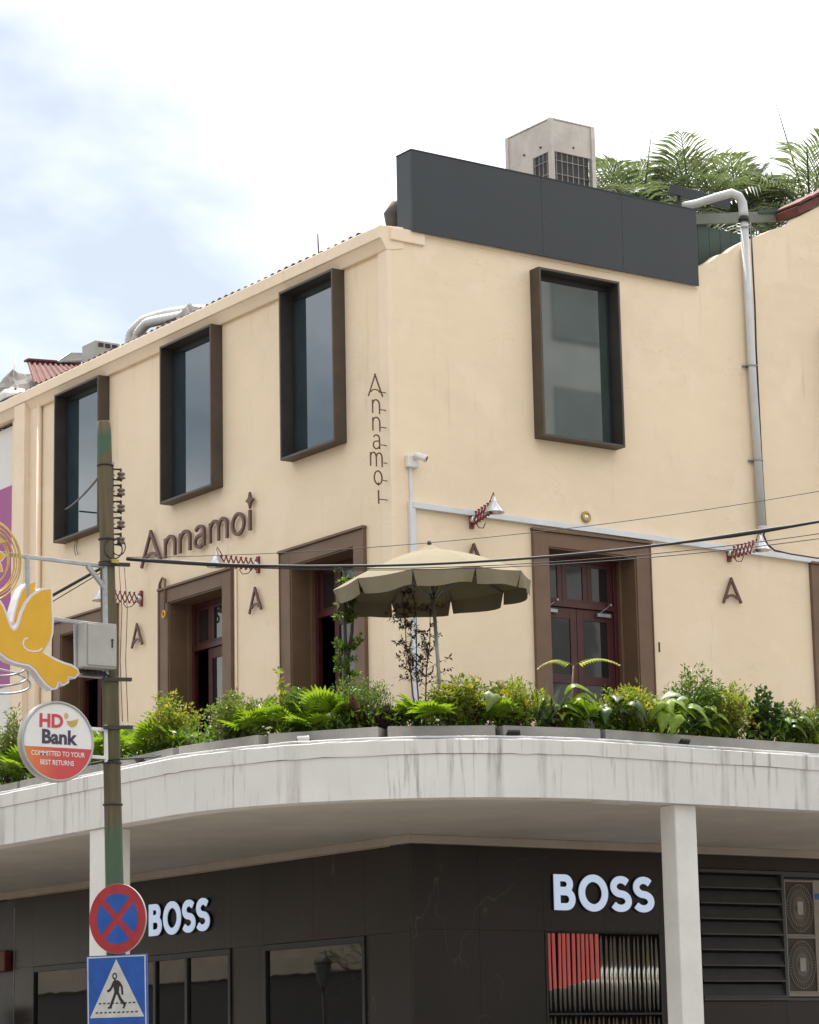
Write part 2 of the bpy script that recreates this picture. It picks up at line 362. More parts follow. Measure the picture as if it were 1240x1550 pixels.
def inst(name, me, parent, loc=(0,0,0), rot=None, scale=None, kind=None):
    o = bpy.data.objects.new(name, me); COL.objects.link(o); o.parent = parent; o.location = loc
    if rot is not None: o.rotation_euler = rot
    if scale is not None: o.scale = scale if isinstance(scale, (tuple, list)) else (scale,)*3
    if kind: o['kind'] = kind
    return o
def text_mesh(body, size, bold=0.0, depth=0.004, sx=1.0, space=1.0):
    cu = bpy.data.curves.new('txt', 'FONT'); cu.body = body; cu.size = size; cu.offset = bold; cu.extrude = depth/2; cu.resolution_u = 3; cu.space_character = space
    cu.align_x = 'CENTER'; o = bpy.data.objects.new('txt', cu); COL.objects.link(o)
    dg = bpy.context.evaluated_depsgraph_get(); dg.update(); me = bpy.data.meshes.new_from_object(o.evaluated_get(dg))
    bpy.data.objects.remove(o); bpy.data.curves.remove(cu)
    for v in me.vertices: v.co.x *= sx
    return me
def text_obj(name, body, size, mat, parent, o, u, v, bold=0.0, depth=0.004, sx=1.0, space=1.0):
    me = text_mesh(body, size, bold, depth, sx, space); u, v = Vector(u), Vector(v); n = u.cross(v); off = origin_of(parent); o = Vector(o)
    for p in me.vertices: p.co = o+u*p.co.x+v*p.co.y+n*p.co.z-off
    me.materials.clear(); me.materials.append(MATS[mat]); ob = bpy.data.objects.new(name, me); COL.objects.link(ob); ob.parent = parent; return ob
def arc(cx, cy, rx, ry, a0, a1, n=12): return [(cx+rx*cos(radians(a0+(a1-a0)*i/n)), cy+ry*sin(radians(a0+(a1-a0)*i/n))) for i in range(n+1)]
# ================================================================== setting
b = MB(); b.add([(-900,-900,0),(900,-900,0),(900,900,0),(-900,900,0)], [(0,1,2,3)]); b.build('ground', 'ground_earth', kind='structure')
b = MB()
b.add([(-20,-200,.004),(-9.9,-200,.004),(-9.9,200,.004),(-20,200,.004)], [(0,1,2,3)])
b.add([(-9.9,-24,.004),(200,-24,.004),(200,-9.6,.004),(-9.9,-9.6,.004)], [(0,1,2,3)]); b.build('road', 'asphalt', kind='structure')
def slab(name, pts, z, mat):
    MB().prism(pts, (0,0,0.0), (1,0,0), (0,1,0), (0,0,1), z).build(name, mat, kind='structure', bevel=0.01)
slab('pavement', [(-9.6,-9.3),(120,-9.3),(120,120),(-9.6,120)], .13, 'paving')
slab('kerb', [(-9.9,-9.6),(120,-9.6),(120,-9.304),(-9.604,-9.304),(-9.604,120),(-9.9,120)], .135, 'kerb_stone')
slab('pavement', [(-60,-120),(-20,-120),(-20,120),(-60,120)], .13, 'paving')
slab('pavement', [(-9.9,-60),(120,-60),(120,-24),(-9.9,-24)], .131, 'paving')

# ================================================================== corner building
B = thing('corner_building', 'cream three-storey corner building with bronze window boxes and brown door surrounds', 'building')
def wall_grid(mb, axis, c, u0, u1, z0, z1, ops, depth):
    us = sorted({u0, u1, *[o[0] for o in ops], *[o[1] for o in ops]}); zs = sorted({z0, z1, *[o[2] for o in ops], *[o[3] for o in ops]})
    P = (lambda u, z, d=0: (c+d, u, z)) if axis == 'x' else (lambda u, z, d=0: (u, c+d, z))
    def q(*p):
        mb.add(p, [(0,1,2,3)])
    for i in range(len(us)-1):
        for j in range(len(zs)-1):
            um, zm = (us[i]+us[i+1])/2, (zs[j]+zs[j+1])/2
            if any(o[0] < um < o[1] and o[2] < zm < o[3] for o in ops): continue
            a, e, f, g = us[i], us[i+1], zs[j], zs[j+1]
            if axis == 'x': q(P(e,f), P(a,f), P(a,g), P(e,g))
            else: q(P(a,f), P(e,f), P(e,g), P(a,g))
    for (a, e, f, g) in ops:
        q(P(a,f), P(a,g), P(a,g,depth), P(a,f,depth)); q(P(e,f), P(e,f,depth), P(e,g,depth), P(e,g))
        q(P(a,g), P(e,g), P(e,g,depth), P(a,g,depth)); q(P(a,f), P(a,f,depth), P(e,f,depth), P(e,f))
FLOOR = 5.62
LW = [(1.20, 2.71), (4.76, 6.41), (8.52, 10.15)]            # street-side windows, left facade (y range)
LWZ = (10.79, 13.45)
LD = [(1.01, 2.75), (4.74, 6.45), (8.46, 10.19)]            # door openings, left facade
DZ = 9.19
RW = [(2.58, 4.15), (8.66, 10.1)]; RWZ = (10.91, 13.54)
RD = [(2.745, 4.435), (8.33, 10.0)]; RDZ = 9.27
T = 0.034
opsL = [(a+T, e-T, LWZ[0]+T, LWZ[1]-T) for a, e in LW] + [(a, e, FLOOR, DZ) for a, e in LD]
opsR = [(a+T, e-T, RWZ[0]+T, RWZ[1]-T) for a, e in RW] + [(a, e, FLOOR, RDZ) for a, e in RD]
mb = MB(); wall_grid(mb, 'x', 0.0, 0.26, 12.20, 4.76, 13.84, opsL, 0.16); mb.build('wall', 'cream_plaster', B)
mb = MB(); wall_grid(mb, 'y', 0.0, 0.0, 10.6, 4.76, 13.795, opsR, 0.16)
# broken gable rising to the right above the slate board
top = [(5.93,14.02),(5.96,14.13),(6.05,14.15),(6.16,14.22),(6.30,14.30),(6.42,14.40),(6.60,14.46),(6.78,14.60),(6.92,14.68),(7.05,14.75),(7.30,14.86),(7.62,15.02),(7.9,15.13),(8.10,15.22),(8.2,15.33),(8.69,15.60),(9.6,16.08),(10.6,16.6)]
mb.prism([(5.93,13.795),(10.6,13.795)]+list(reversed(top)), (0,0.22,0), (1,0,0), (0,0,1), (0,-1,0), 0.22); mb.build('wall', 'cream_plaster', B)
# corner pilaster, one flat strip slightly proud of both facades
MB().prism([(0.0,0.262),(-0.035,0.262),(-0.05,-0.004),(0.03,-0.004),(0.03,0.262)], (0,0,5.402), (1,0,0), (0,1,0), (0,0,1), 8.22).build('pilaster', 'cream_trim', B, bevel=0.006)
MB().prism([(-0.17,11.39),(0.02,11.39),(0.02,11.80),(-0.17,11.80)], (0,0,5.402), (1,0,0), (0,1,0), (0,0,1), 8.19).build('pilaster', 'cream_trim', B, bevel=0.006)
MB().prism([(-0.06,11.12),(0.0,11.12),(0.0,11.389),(-0.06,11.389)], (0,0,5.402), (1,0,0), (0,1,0), (0,0,1), 8.19).build('pilaster', 'cream_trim', B, bevel=0.006)
MB().tube([(-0.05,11.03,5.6),(-0.05,11.03,13.50)], 0.045, 10).build('wall_pipe', 'cream_trim', B)
# eave: moulded fascia with a soffit along the left facade and a short return on the corner
prof = [(0.0,13.45),(-0.06,13.45),(-0.10,13.52),(-0.155,13.60),(-0.185,13.605),(-0.185,13.785),(-0.165,13.80),(0.25,13.83),(0.25,13.50)]
mb = MB(); ys = [-0.012, 13.9]; k = len(prof)
mb.add([(x, y, z) for y in ys for x, z in prof], [(i, (i+1)%k, k+(i+1)%k, k+i) for i in range(k)] + [tuple(reversed(range(k))), tuple(range(k, 2*k))])
mb.build('eave', 'cream_trim', B, bevel=0.006)
MB().box(0.001, 0.62, -0.045, 0.24, 13.60, 13.80).build('coping', 'cream_trim', B, bevel=0.012)
MB().box(0.62, 5.94, -0.02, 0.24, 13.74, 13.80).build('coping', 'cream_trim', B, bevel=0.01)
# corrugated roof over the left wing
mb = MB(); n = 420; vs = []; fs = []
for i in range(n+1):
    y = 0.6 + 13.4*i/n; h = 0.022*sin(y*2*pi/0.20)+.008*sin(y*3.1)
    vs += [(-0.12, y, 13.838+h), (6.0, y, 14.45+h), (-0.12, y, 13.818+h), (6.0, y, 14.43+h)]
for i in range(n):
    a, c = 4*i, 4*i+4; fs += [(a, c, c+1, a+1), (a+2, a+3, c+3, c+2), (a, a+2, c+2, c)]
mb.add(vs, fs); mb.build('roof', 'roof_tile', B)
MB().add([(0.25,0.25,13.7),(10.6,0.25,13.7),(10.6,13.9,13.7),(0.25,13.9,13.7)], [(0,1,2,3)]).build('roof_slab', 'deck_concrete', B)
mb = MB(); mb.box(10.58, 10.6, 0.24, 13.9, 0.14, 13.69); mb.box(0.02, 10.57, 13.88, 13.9, 0.14, 13.69); mb.build('rear_wall', 'neighbour_white', B)
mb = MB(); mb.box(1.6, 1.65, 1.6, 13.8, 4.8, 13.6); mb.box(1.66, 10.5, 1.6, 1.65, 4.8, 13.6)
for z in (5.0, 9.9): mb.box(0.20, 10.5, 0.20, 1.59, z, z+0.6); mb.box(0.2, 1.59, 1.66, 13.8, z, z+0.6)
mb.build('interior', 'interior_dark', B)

def window_box(axis, u0, u1, z0, z1, p, gm):
    """bronze box frame standing proud of the wall, black sash and a pane inside"""
    def bx(mb, a, e, d0, d1, f, g):
        return mb.box(d0, d1, a, e, f, g) if axis == 'x' else mb.box(a, e, d0, d1, f, g)
    mb = MB(); bx(mb, u0, u0+T, -p, 0.115, z0, z1); bx(mb, u1-T, u1, -p, 0.115, z0, z1)
    bx(mb, u0+T, u1-T, -p+.001, 0.115, z0, z0+T); bx(mb, u0+T, u1-T, -p+.001, 0.115, z1-T, z1)
    fr = mb.build('window', 'window_brown', B, bevel=0.004)
    mb = MB(); l_ = .005; a, e, f, g = u0+T, u1-T, z0+T, z1-T
    bx(mb, a, a+l_, -p+.004, .06, f, g); bx(mb, e-l_, e, -p+.004, .06, f, g); bx(mb, a+l_, e-l_, -p+.004, .06, g-l_, g); bx(mb, a+l_, e-l_, -p+.004, .06, f, f+l_); mb.build('shade_liner', 'window_bronze_shaded', fr)  # thin inner boards added to carry the enclosed shade as a darker bronze
    s = 0.055; a, e, f, g = u0+T, u1-T, z0+T, z1-T; mb = MB()
    bx(mb, a, a+s, .0, .05, f, g); bx(mb, e-s, e, .0, .05, f, g); bx(mb, a+s, e-s, .001, .049, f, f+s); bx(mb, a+s, e-s, .001, .049, g-s*1.6, g)
    mb.build('sash', 'sash_black', fr, bevel=0.003)
    mb = MB(); bx(mb, a+s, e-s, .02, .03, f+s, g-s*1.6); mb.build('pane', gm, fr)
    return fr
for a, e in LW: window_box('x', a, e, *LWZ, 0.22, 'window_glass')
for a, e in RW: window_box('y', a, e, *RWZ, 0.23, 'window_glass_green')
def door(axis, u0, u1, z1, kind):
    z0 = FLOOR; D = 0.42; W = 0.27
    def bx(mb, a, e, d0, d1, f, g):
        return mb.box(d0, d1, a, e, f, g) if axis == 'x' else mb.box(a, e, d0, d1, f, g)
    mb = MB(); bx(mb, u0-W, u0, -.05, .0, z0, z1+.22); bx(mb, u1, u1+W, -.05, .0, z0, z1+.22); bx(mb, u0, u1, -.049, .0, z1, z1+.22)
    bx(mb, u0-W-.03, u1+W+.03, -.085, 0, z1+.222, z1+.262)
    bx(mb, u0-W-.018, u0-W, -.065, 0, z0, z1+.22); bx(mb, u1+W, u1+W+.018, -.065, 0, z0, z1+.22)
    sr = mb.build('door_surround', 'surround_brown', B, bevel=0.005)
    mb = MB(); bx(mb, u0+.001, u0+.022, -.03, D, z0, z1); bx(mb, u1-.022, u1-.001, -.03, D, z0, z1); bx(mb, u0+.022, u1-.022, -.03, D, z1-.022, z1-.001)
    bx(mb, u0+.022, u0+.06, D*.72, D, z0, z1-.022); bx(mb, u1-.06, u1-.022, D*.72, D, z0, z1-.022)
    mb.build('reveal', 'surround_brown', sr, bevel=0.003)
    tz = z1-.72; a, e = u0+.06, u1-.06; mid = (a+e)/2
    mb = MB(); bx(mb, a, a+.07, D-.05, D+.03, z0, z1-.022); bx(mb, e-.07, e, D-.05, D+.03, z0, z1-.022); bx(mb, a+.07, e-.07, D-.05, D+.03, z1-.09, z1-.022)
    bx(mb, a+.07, e-.07, D-.06, D+.035, tz-.08, tz); fr = mb.build('door_frame', 'door_red', sr, bevel=0.004)
    # transom lights
    cs = [a+.07, a+.07+(e-a-.14)*.32, a+.07+(e-a-.14)*.66, e-.07]
    for i in range(3):
        c0, c1 = cs[i], cs[i+1]; mb = MB()
        bx(mb, c0+.002, c0+.09, D-.02, D+.02, tz, z1-.09); bx(mb, c1-.09, c1-.002, D-.02, D+.02, tz, z1-.09); bx(mb, c0+.09, c1-.09, D-.019, D+.019, tz, tz+.06); bx(mb, c0+.09, c1-.09, D-.019, D+.019, z1-.15, z1-.09)
        mb.build('transom', 'door_red', sr, bevel=0.004)
        mb = MB(); bx(mb, c0+.09, c1-.09, D-.004, D+.004, tz+.06, z1-.15); mb.build('pane', 'door_glass', sr)
    zt = tz-.085
    def leaf_(c0, c1):
        mb = MB(); s = .12; z2 = zt-1.15
        bx(mb, c0, c0+s, D-.02, D+.02, z0, zt); bx(mb, c1-s, c1, D-.02, D+.02, z0, zt); bx(mb, c0+s, c1-s, D-.019, D+.019, zt-.17, zt); bx(mb, c0+s, c1-s, D-.019, D+.019, z2, z2+.13); bx(mb, c0+s, c1-s, D-.019, D+.019, z0, z0+.2)
        if kind == 'x': bx(mb, c0+s, c1-s, D-.006, D+.006, z0+.2, z2)
        mb.build('door_leaf', 'door_red', sr, bevel=0.004)
        mb = MB(); bx(mb, c0+s, c1-s, D-.004, D+.004, z2+.13, zt-.17)
        if kind == 'y': bx(mb, c0+s, c1-s, D-.004, D+.004, z0+.2, z2)
        mb.build('pane', 'door_glass', sr)
    if kind == 'x':
        leaf_(a+.07, a+.07+(e-a)*.66)                                    # near leaf shut, the other stands open on the dark room
    else:
        leaf_(a+.07, mid-.004); leaf_(mid+.004, e-.07)
        for c0 in (a+.12, e-.42):
            mb = MB(); bx(mb, c0, c0+.26, D-.085, D-.025, zt-.10, zt-.045); mb.tube([(c0+.05, D-.07, zt-.045), (c0+.24, D-.09, zt+.09)], .008, 6); mb.lathe((c0+.24, D-.10, zt+.09), (0,1,0), [(0,-.02),(.022,-.02),(.022,.04),(0,.04)], 10)
            mb.build('door_closer', 'galvanised', sr, bevel=0.004)
for a, e in LD: door('x', a, e, DZ, 'x')
for a, e in RD: door('y', a, e, RDZ, 'y')

# ================================================================== curved arcade canopy
def rim(t, ins):
    """plan of the canopy edge: straight along the left street, a quarter turn, straight along the right street"""
    r = 4-ins
    if t < 0: return (-4.95+ins, -1.95-t)
    if t <= 1: return (-.95-r*cos(t*pi/2), -1.95-r*sin(t*pi/2))
    return (-.95+(t-1), -5.95+ins)
TS = [-40+2.0*i for i in range(12)] + [-16+1.0*i for i in range(16)] + [i/36 for i in range(37)] + [1+0.8*i for i in range(1, 18)]  # the far left run is out of view, added to block sun below
C = thing('arcade_canopy', 'stained white concrete canopy curving round the corner above the shop', 'canopy', (-3.6,-4.6,4.8))
def sweep(prof, closed=True, jit=0.0):
    mb = MB(); k = len(prof); rnd = random.Random(5); vs = []
    for t in TS:
        for ins, z in prof: vs.append((*rim(t, ins), z+rnd.uniform(-jit, jit)))
    fs = []
    for i in range(len(TS)-1):
        for j in range(k if closed else k-1): fs.append((i*k+j, i*k+(j+1)%k, (i+1)*k+(j+1)%k, (i+1)*k+j))
    mb.add(vs, fs); mb.sm = [False]*len(fs); return mb
sweep([(0.0,4.80),(0.0,5.315),(0.012,5.322),(0.30,5.33),(0.30,4.80)]).build('fascia', 'canopy_paint', C)
sweep([(-0.016,5.318),(-0.018,5.485),(-0.006,5.50),(0.24,5.505),(0.26,5.49),(0.26,5.336)], jit=0.007).build('coping', 'canopy_paint', C)
rnd = random.Random(12); mb = MB(); ts_ = [-9+.12*i for i in range(75)]+[i/60 for i in range(61)]+[1+.12*i for i in range(1, 60)]; zr = 0
pp = []
for t in ts_:
    zr = zr*.8+rnd.uniform(-.004,.004); pp.append((*rim(t, .05+zr*2), 5.522+abs(zr)))
rope = mb.tube(pp, .016, 7).build('rope_light', 'pvc_white', label='white rope light lying along the top of the canopy edge', cat='light')
mb = MB(); pts = [rim(t, .30) for t in TS]
mb.prism(pts+[(12.6,0.02),(0.02,0.02),(0.02,38.0)], (0,0,4.885), (1,0,0), (0,1,0), (0,0,1), 0.06); mb.build('soffit', 'soffit_paint', C)
mb = MB(); mb.prism(pts+[(12.6,0.02),(0.02,0.02),(0.02,38.0)], (0,0,5.34), (1,0,0), (0,1,0), (0,0,1), 0.06); mb.build('deck', 'deck_concrete', C)
sweep([(0.3,4.803),(0.36,4.803),(0.36,4.886),(0.3,4.886)]).build('edge_beam', 'soffit_paint', C)
mb = MB(); mb.box(-0.12, -0.001, -0.36, 30.0, 4.765, 4.884); mb.box(-0.001, 10.5, -0.36, -0.251, 4.765, 4.884); mb.build('cornice', 'cornice_paint', C, bevel=0.01)
for (x0, x1, y0, y1) in ((.06,.40,-5.86,-5.56), (-4.92,-4.53,-.42,-.02), (7.2,7.54,-5.86,-5.56), (-4.92,-4.53,7.4,7.8)):
    MB().box(x0, x1, y0, y1, 0.13, 4.802).build('column', 'column_paint', C, bevel=0.02)
mb = MB(); mb.box(-.75,-.15,-5.35,-5.2,4.84,4.884); mb.build('ceiling_batten', 'trunking_white', C, bevel=0.008)

# ================================================================== storefront below the canopy
S = thing('storefront', 'dark veined marble shopfront with black framed windows under the canopy', 'storefront', (0,-.25,.13))
def panel(axis, a, e, f, g):
    j = .0018; mb = MB()
    if axis == 'x': mb.box(0.0, .05, a+j, e-j, f+j, g-j)
    else: mb.box(a+j, e-j, -.25, -.20, f+j, g-j)
    mb.build('panel', 'dark_marble', S)
HZ = 3.555; TZ = 4.764
for a, e in ((-.25+.05,.92),(.92,2.28),(2.28,3.65),(3.65,4.60),(4.60,6.25),(6.25,7.9),(7.9,9.55),(9.55,11.2),(11.2,11.9)): panel('x', a, e, HZ, TZ)
for a, e in ((-.25+.05,.92),(3.65,4.60),(11.2,11.9)): panel('x', a, e, .13, HZ)
panel('x', .92, 3.65, .13, .5)
RX = 8.6
for a, e in ((0,1.15),(1.15,2.3),(2.3,3.4),(3.4,4.46),(4.46,5.22)): panel('y', a, e, 3.585, TZ)
for a, e in ((0,1.15),(1.15,2.3),(4.46,5.22)): panel('y', a, e, .13, 3.585)
panel('y', 2.3, 4.46, .13, .9)
panel('y', 5.22, RX, 4.56, TZ)
for a, e in ((5.22,6.9),(6.9,RX)):
    for f, g in ((.13,1.4),(1.4,2.59)): panel('y', a, e, f, g)
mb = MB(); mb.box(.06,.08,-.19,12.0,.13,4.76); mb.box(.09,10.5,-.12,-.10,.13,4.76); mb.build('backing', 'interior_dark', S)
def shop_window(y0, y1, z0, z1, mull):
    mb = MB(); mb.box(-.025,.05,y0+.002,y0+.07,z0,z1); mb.box(-.025,.05,y1-.07,y1-.002,z0,z1); mb.box(-.024,.05,y0+.07,y1-.07,z1-.09,z1-.003); mb.box(-.024,.05,y0+.07,y1-.07,z0,z0+.08)
    for q in mull: mb.box(-.02,.05,q-.04,q+.04,z0+.08,z1-.09)
    fr = mb.build('window', 'sash_black', S, bevel=0.004); es = [y0+.07]+[q for q in mull]+[y1-.07]
    for i in range(len(es)-1):
        a = es[i]+(.04 if i else 0); e = es[i+1]-(.04 if i < len(es)-2 else 0)
        MB().box(.02,.03,a,e,z0+.08,z1-.09).build('pane', 'shop_glass', fr)
shop_window(.92, 3.65, .5, HZ-.004, [])
shop_window(4.60, 11.2, .13, HZ-.004, [5.95, 6.95, 9.1])
# mirror-slat display with red strips laid over the tops of its left slats
dw = MB(); dw.box(2.305,2.335,-.262,-.2,.9,3.58); dw.box(4.425,4.455,-.262,-.2,.9,3.58); dw.box(2.335,4.425,-.262,-.2,3.565,3.58); dw.box(2.335,4.425,-.262,-.2,2.40,2.43)
disp = dw.build('window', 'sash_black', S, bevel=0.003)
NS = 24; pitch = 2.08/NS; rnd = random.Random(3)
for i in range(NS):
    x = 2.345+pitch*(i+.5); w2 = pitch*rnd.uniform(.24,.36); yo = -.235+rnd.uniform(-.004,.004); tl = rnd.uniform(-.012,.012)
    seg = [(w2*cos(a), -.02*sin(a)) for a in [pi*j/5 for j in range(6)]]
    for z0, z1, nm in ((2.432,3.56,'slat'),(.92,2.395,'slat')):
        mb = MB(); k = 6; vs = [(x+tl*(zz-z0)+u, yo+v, zz) for zz in (z0, z1) for u, v in seg]
        mb.add(vs, [(j+1, j, k+j, k+j+1) for j in range(k-1)] + [tuple(range(k)), tuple(reversed(range(k, 2*k)))], True)
        sl_ = mb.build(nm, 'mirror_steel', S)
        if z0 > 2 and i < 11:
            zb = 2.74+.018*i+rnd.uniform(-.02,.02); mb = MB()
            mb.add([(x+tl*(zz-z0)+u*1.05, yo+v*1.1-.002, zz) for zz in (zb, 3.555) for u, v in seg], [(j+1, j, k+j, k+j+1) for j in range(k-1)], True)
            mb.build('red_strip', 'strip_red', sl_)
# louvred screen and the niche with outdoor units beside it
mb = MB(); mb.box(6.86,6.92,-.30,-.2,2.60,4.55); mb.box(5.225,6.86,-.30,-.2,4.50,4.55); mb.box(5.225,6.86,-.30,-.2,2.60,2.645); lf = mb.build('louvre_frame', 'louvre_grey', S, bevel=0.004)
for i in range(8):
    z = 2.66+.231*i; mb = MB(); mb.add([(5.23,-.295,z),(6.86,-.295,z),(6.86,-.215,z+.185),(5.23,-.215,z+.185),(5.23,-.285,z-.004),(6.86,-.285,z-.004),(6.86,-.205,z+.181),(5.23,-.205,z+.181)], [(0,1,2,3),(7,6,5,4),(0,4,5,1),(3,2,6,7),(0,3,7,4),(1,5,6,2)])
    mb.box(5.23,6.86,-.30,-.285,z-.012,z+.012); mb.build('louvre_blade', 'louvre_grey', lf, bevel=0.002)
mb = MB(); mb.box(6.925,RX,-.24,-.2,4.475,4.555); mb.box(6.925,RX,-.24,-.2,2.595,2.645); mb.box(6.925,RX,-.13,-.121,2.645,4.475); mb.build('niche', 'louvre_grey', S, bevel=0.004)
U = thing('condenser_unit', 'beige twin-fan outdoor air conditioner beside the louvred screen', 'air conditioner', (7.7,-.23,2.65))
MB().box(6.95,8.5,-.225,-.135,2.66,4.44).build('casing', 'condenser_beige', U, bevel=0.012)
for zc in (4.0, 3.14):
    cx = 7.27; mb = MB(); mb.prism([(cx-.29,zc-.40),(cx+.29,zc-.40),(cx+.29,zc+.40),(cx-.29,zc+.40)], (0,-.2255,0), (1,0,0), (0,0,1), (0,-1,0), .004); fp = mb.build('fan_plate', 'ac_dark', U)
    mb = MB()
    for j in range(44):
        a = 2*pi*j/44; mb.bar((cx+.07*cos(a),-.24,zc+.09*sin(a)), (cx+.27*cos(a),-.237,zc+.36*sin(a)), .006, .006)
    for rr in (.12,.2,.27): mb.ring((cx,-.241,zc), (1,0,0), (0,0,1), rr, rr*1.33, .005, 32, 5)
    mb.build('fan_guard', 'condenser_beige', fp); MB().box(cx-.06,cx+.06,-.26,-.238,zc-.10,zc+.10).build('fan_hub', 'box_grey', fp, bevel=.005)
    mb = MB(); mb.box(cx-.31,cx-.29,-.25,-.225,zc-.42,zc+.42); mb.box(cx+.29,cx+.31,-.25,-.225,zc-.42,zc+.42); mb.box(cx-.29,cx+.29,-.249,-.225,zc+.40,zc+.42); mb.box(cx-.29,cx+.29,-.249,-.225,zc-.42,zc-.40); mb.build('fan_frame', 'condenser_beige', fp, bevel=.004)
MB().prism([(7.62,4.14),(7.9,4.14),(7.9,4.23),(7.56,4.23)], (0,-.2258,0), (1,0,0), (0,0,1), (0,-1,0), .002).build('sticker', 'sky_blue_sign', U)

# ================================================================== neighbours
Nb = thing('white_neighbour', 'white painted building with magenta panel at the left edge', 'building', (0.1,12.3,0))
mb = MB(); mb.box(.1,8,12.202,40,4.9,13.40); mb.build('wall', 'neighbour_white', Nb)
mb = MB(); mb.box(.085,.099,12.21,18,8.6,12.28); mb.build('panel', 'magenta', Nb)
mb = MB(); mb.box(.05,8,11.96,40,.13,4.75); mb.build('shop_wall', 'opposite_dark', Nb)
MB().box(-.1,.048,12.1,13.6,3.52,3.88).build('awning_box', 'dull_red', Nb, bevel=.02)
MB().box(.0,.048,11.93,11.945,2.0,4.6).build('trim_strip', 'box_grey', Nb)
bs = thing('blue_sign_board', 'blue shop board with white letters at the lower left corner', 'sign', (-.4,12.3,2.3))
MB().box(-.42,-.36,12.05,13.4,2.2,2.93).build('board', 'sky_blue_sign', bs, bevel=.01)
MB().box(-.425,-.355,12.035,12.05,2.2,2.93).build('edge_trim', 'sign_white', bs)
text_obj('lettering', 'nı', .36, 'sign_white', bs, (-.424,12.42,2.58), (0,-1,0), (0,0,1), .012, .004)
def plain_block(name, label, x0, x1, y0, y1, h, m, axis, side, nb, nf, z0=5.0):
    o = thing(name, label, 'building', ((x0+x1)/2,(y0+y1)/2,0)); MB().box(x0,x1,y0,y1,.13,h).build('wall', m, o)
    dark = MB(); fr = (y0, y1) if axis == 'x' else (x0, x1)
    def face(a, e, f, g, d, nm, mm):
        if axis == 'x': mb = MB().box(side-(d if side == x0 else -.001), side+(d if side == x1 else -.001), a, e, f, g)
        else: mb = MB().box(a, e, side-(d if side == y0 else -.001), side+(d if side == y1 else -.001), f, g)
        mb.build(nm, mm, o)
    face(fr[0]+.4, fr[1]-.4, .2, 4.7, .06, 'shopfront', 'opposite_dark'); face(fr[0], fr[1], 4.75, 5.2, .5, 'canopy_edge', 'opposite_beige')
    stp = (fr[1]-fr[0])/nb
    for i in range(nb):
        for k in range(nf):
            a = fr[0]+stp*(i+.28); face(a, a+stp*.44, z0+1.0+3.4*k, z0+2.9+3.4*k, .05, 'window', 'opposite_pane' if axis == 'y' else 'opposite_dark')
plain_block('beige_terrace', 'long beige shop terrace across the street, seen only mirrored in the shop glass', -34, -24.5, -6, 70, 11.0, 'opposite_beige', 'x', -24.5, 16, 2)
plain_block('grey_office_block', 'grey office block across the street, seen only mirrored in the upper window', 9, 46, -46, -30, 27.0, 'opposite_grey', 'y', -30, 9, 6)
sl_ = thing('street_lantern', 'dark street lantern across the left street, seen only mirrored in the shop glass', 'street lamp', (-20.3,33.3,.13))
MB().tube([(-20.3,33.3,.13),(-20.3,33.3,1.0),(-20.3,33.3,4.1)], [.09,.06,.045], 10).build('post', 'dark_iron', sl_)
MB().lathe((-20.3,33.3,4.05), (0,0,1), [(.05,0),(.12,.04),(.24,.62),(.26,.66),(.0,.66)], 6, False).build('lamp_glass', 'green_grey', sl_)
MB().lathe((-20.3,33.3,4.72), (0,0,1), [(.30,0),(.28,.06),(.16,.20),(.08,.26),(.05,.36),(.0,.40)], 12).build('lamp_cap', 'dark_iron', sl_)
# ================================================================== lettering
def letter_strokes(ch):
    """paths in a unit-high box: list of (points, width, closed), and the advance"""
    W = .095
    if ch == 'A': return [([(-.02,-.06),(.40,1.0)], W, 0), ([(.36,1.0),(.80,.0)], W*1.15, 0), (arc(.40,.10,.27,.19,165,20,8), W*.9, 0)], .92
    if ch == 'n': return [([(.06,0),(.06,.60)], W, 0), ([(.06,.40)]+arc(.27,.40,.19,.22,165,0,8)+[(.46,0)], W*1.05, 0)], .60
    if ch == 'm': return [([(.06,0),(.06,.60)], W, 0), ([(.06,.42)]+arc(.23,.42,.16,.20,165,0,7)+[(.39,0)], W, 0), ([(.39,.42)]+arc(.56,.42,.16,.20,165,0,7)+[(.72,0)], W*1.05, 0)], .88
    if ch == 'a': return [(arc(.24,.46,.17,.16,160,0,8)+[(.41,0)], W, 0), ([(.41,.36),(.26,.35)]+arc(.22,.17,.17,.17,95,300,10)+[(.40,.12)], W*.95, 0)], .58
    if ch == 'o': return [(arc(.26,.30,.22,.30,0,345,22), W, 1)], .62
    if ch == 'i': return [([(.07,0),(.07,.60)], W*1.1, 0), ('star', (.07,.88), .25)], .2
    B_ = .205
    if ch == 'B': return [([(.10,0),(.10,1)], B_, 0), ([(.10,.905)]+arc(.36,.73,.17,.175,90,-90,10)+[(.10,.555)], B_*.93, 0), ([(.10,.515)]+arc(.40,.305,.20,.21,90,-90,10)+[(.10,.095)], B_*.95, 0)], .82
    if ch == 'O': return [(arc(.45,.5,.385,.42,0,350,34), B_, 1)], 1.0
    if ch == 'S': return [(arc(.35,.70,.25,.205,35,180,10)+arc(.35,.70,.25,.205,190,262,5)+arc(.33,.29,.27,.205,78,0,6)+arc(.33,.29,.27,.205,-10,-150,12), B_*.98, 0)], .74
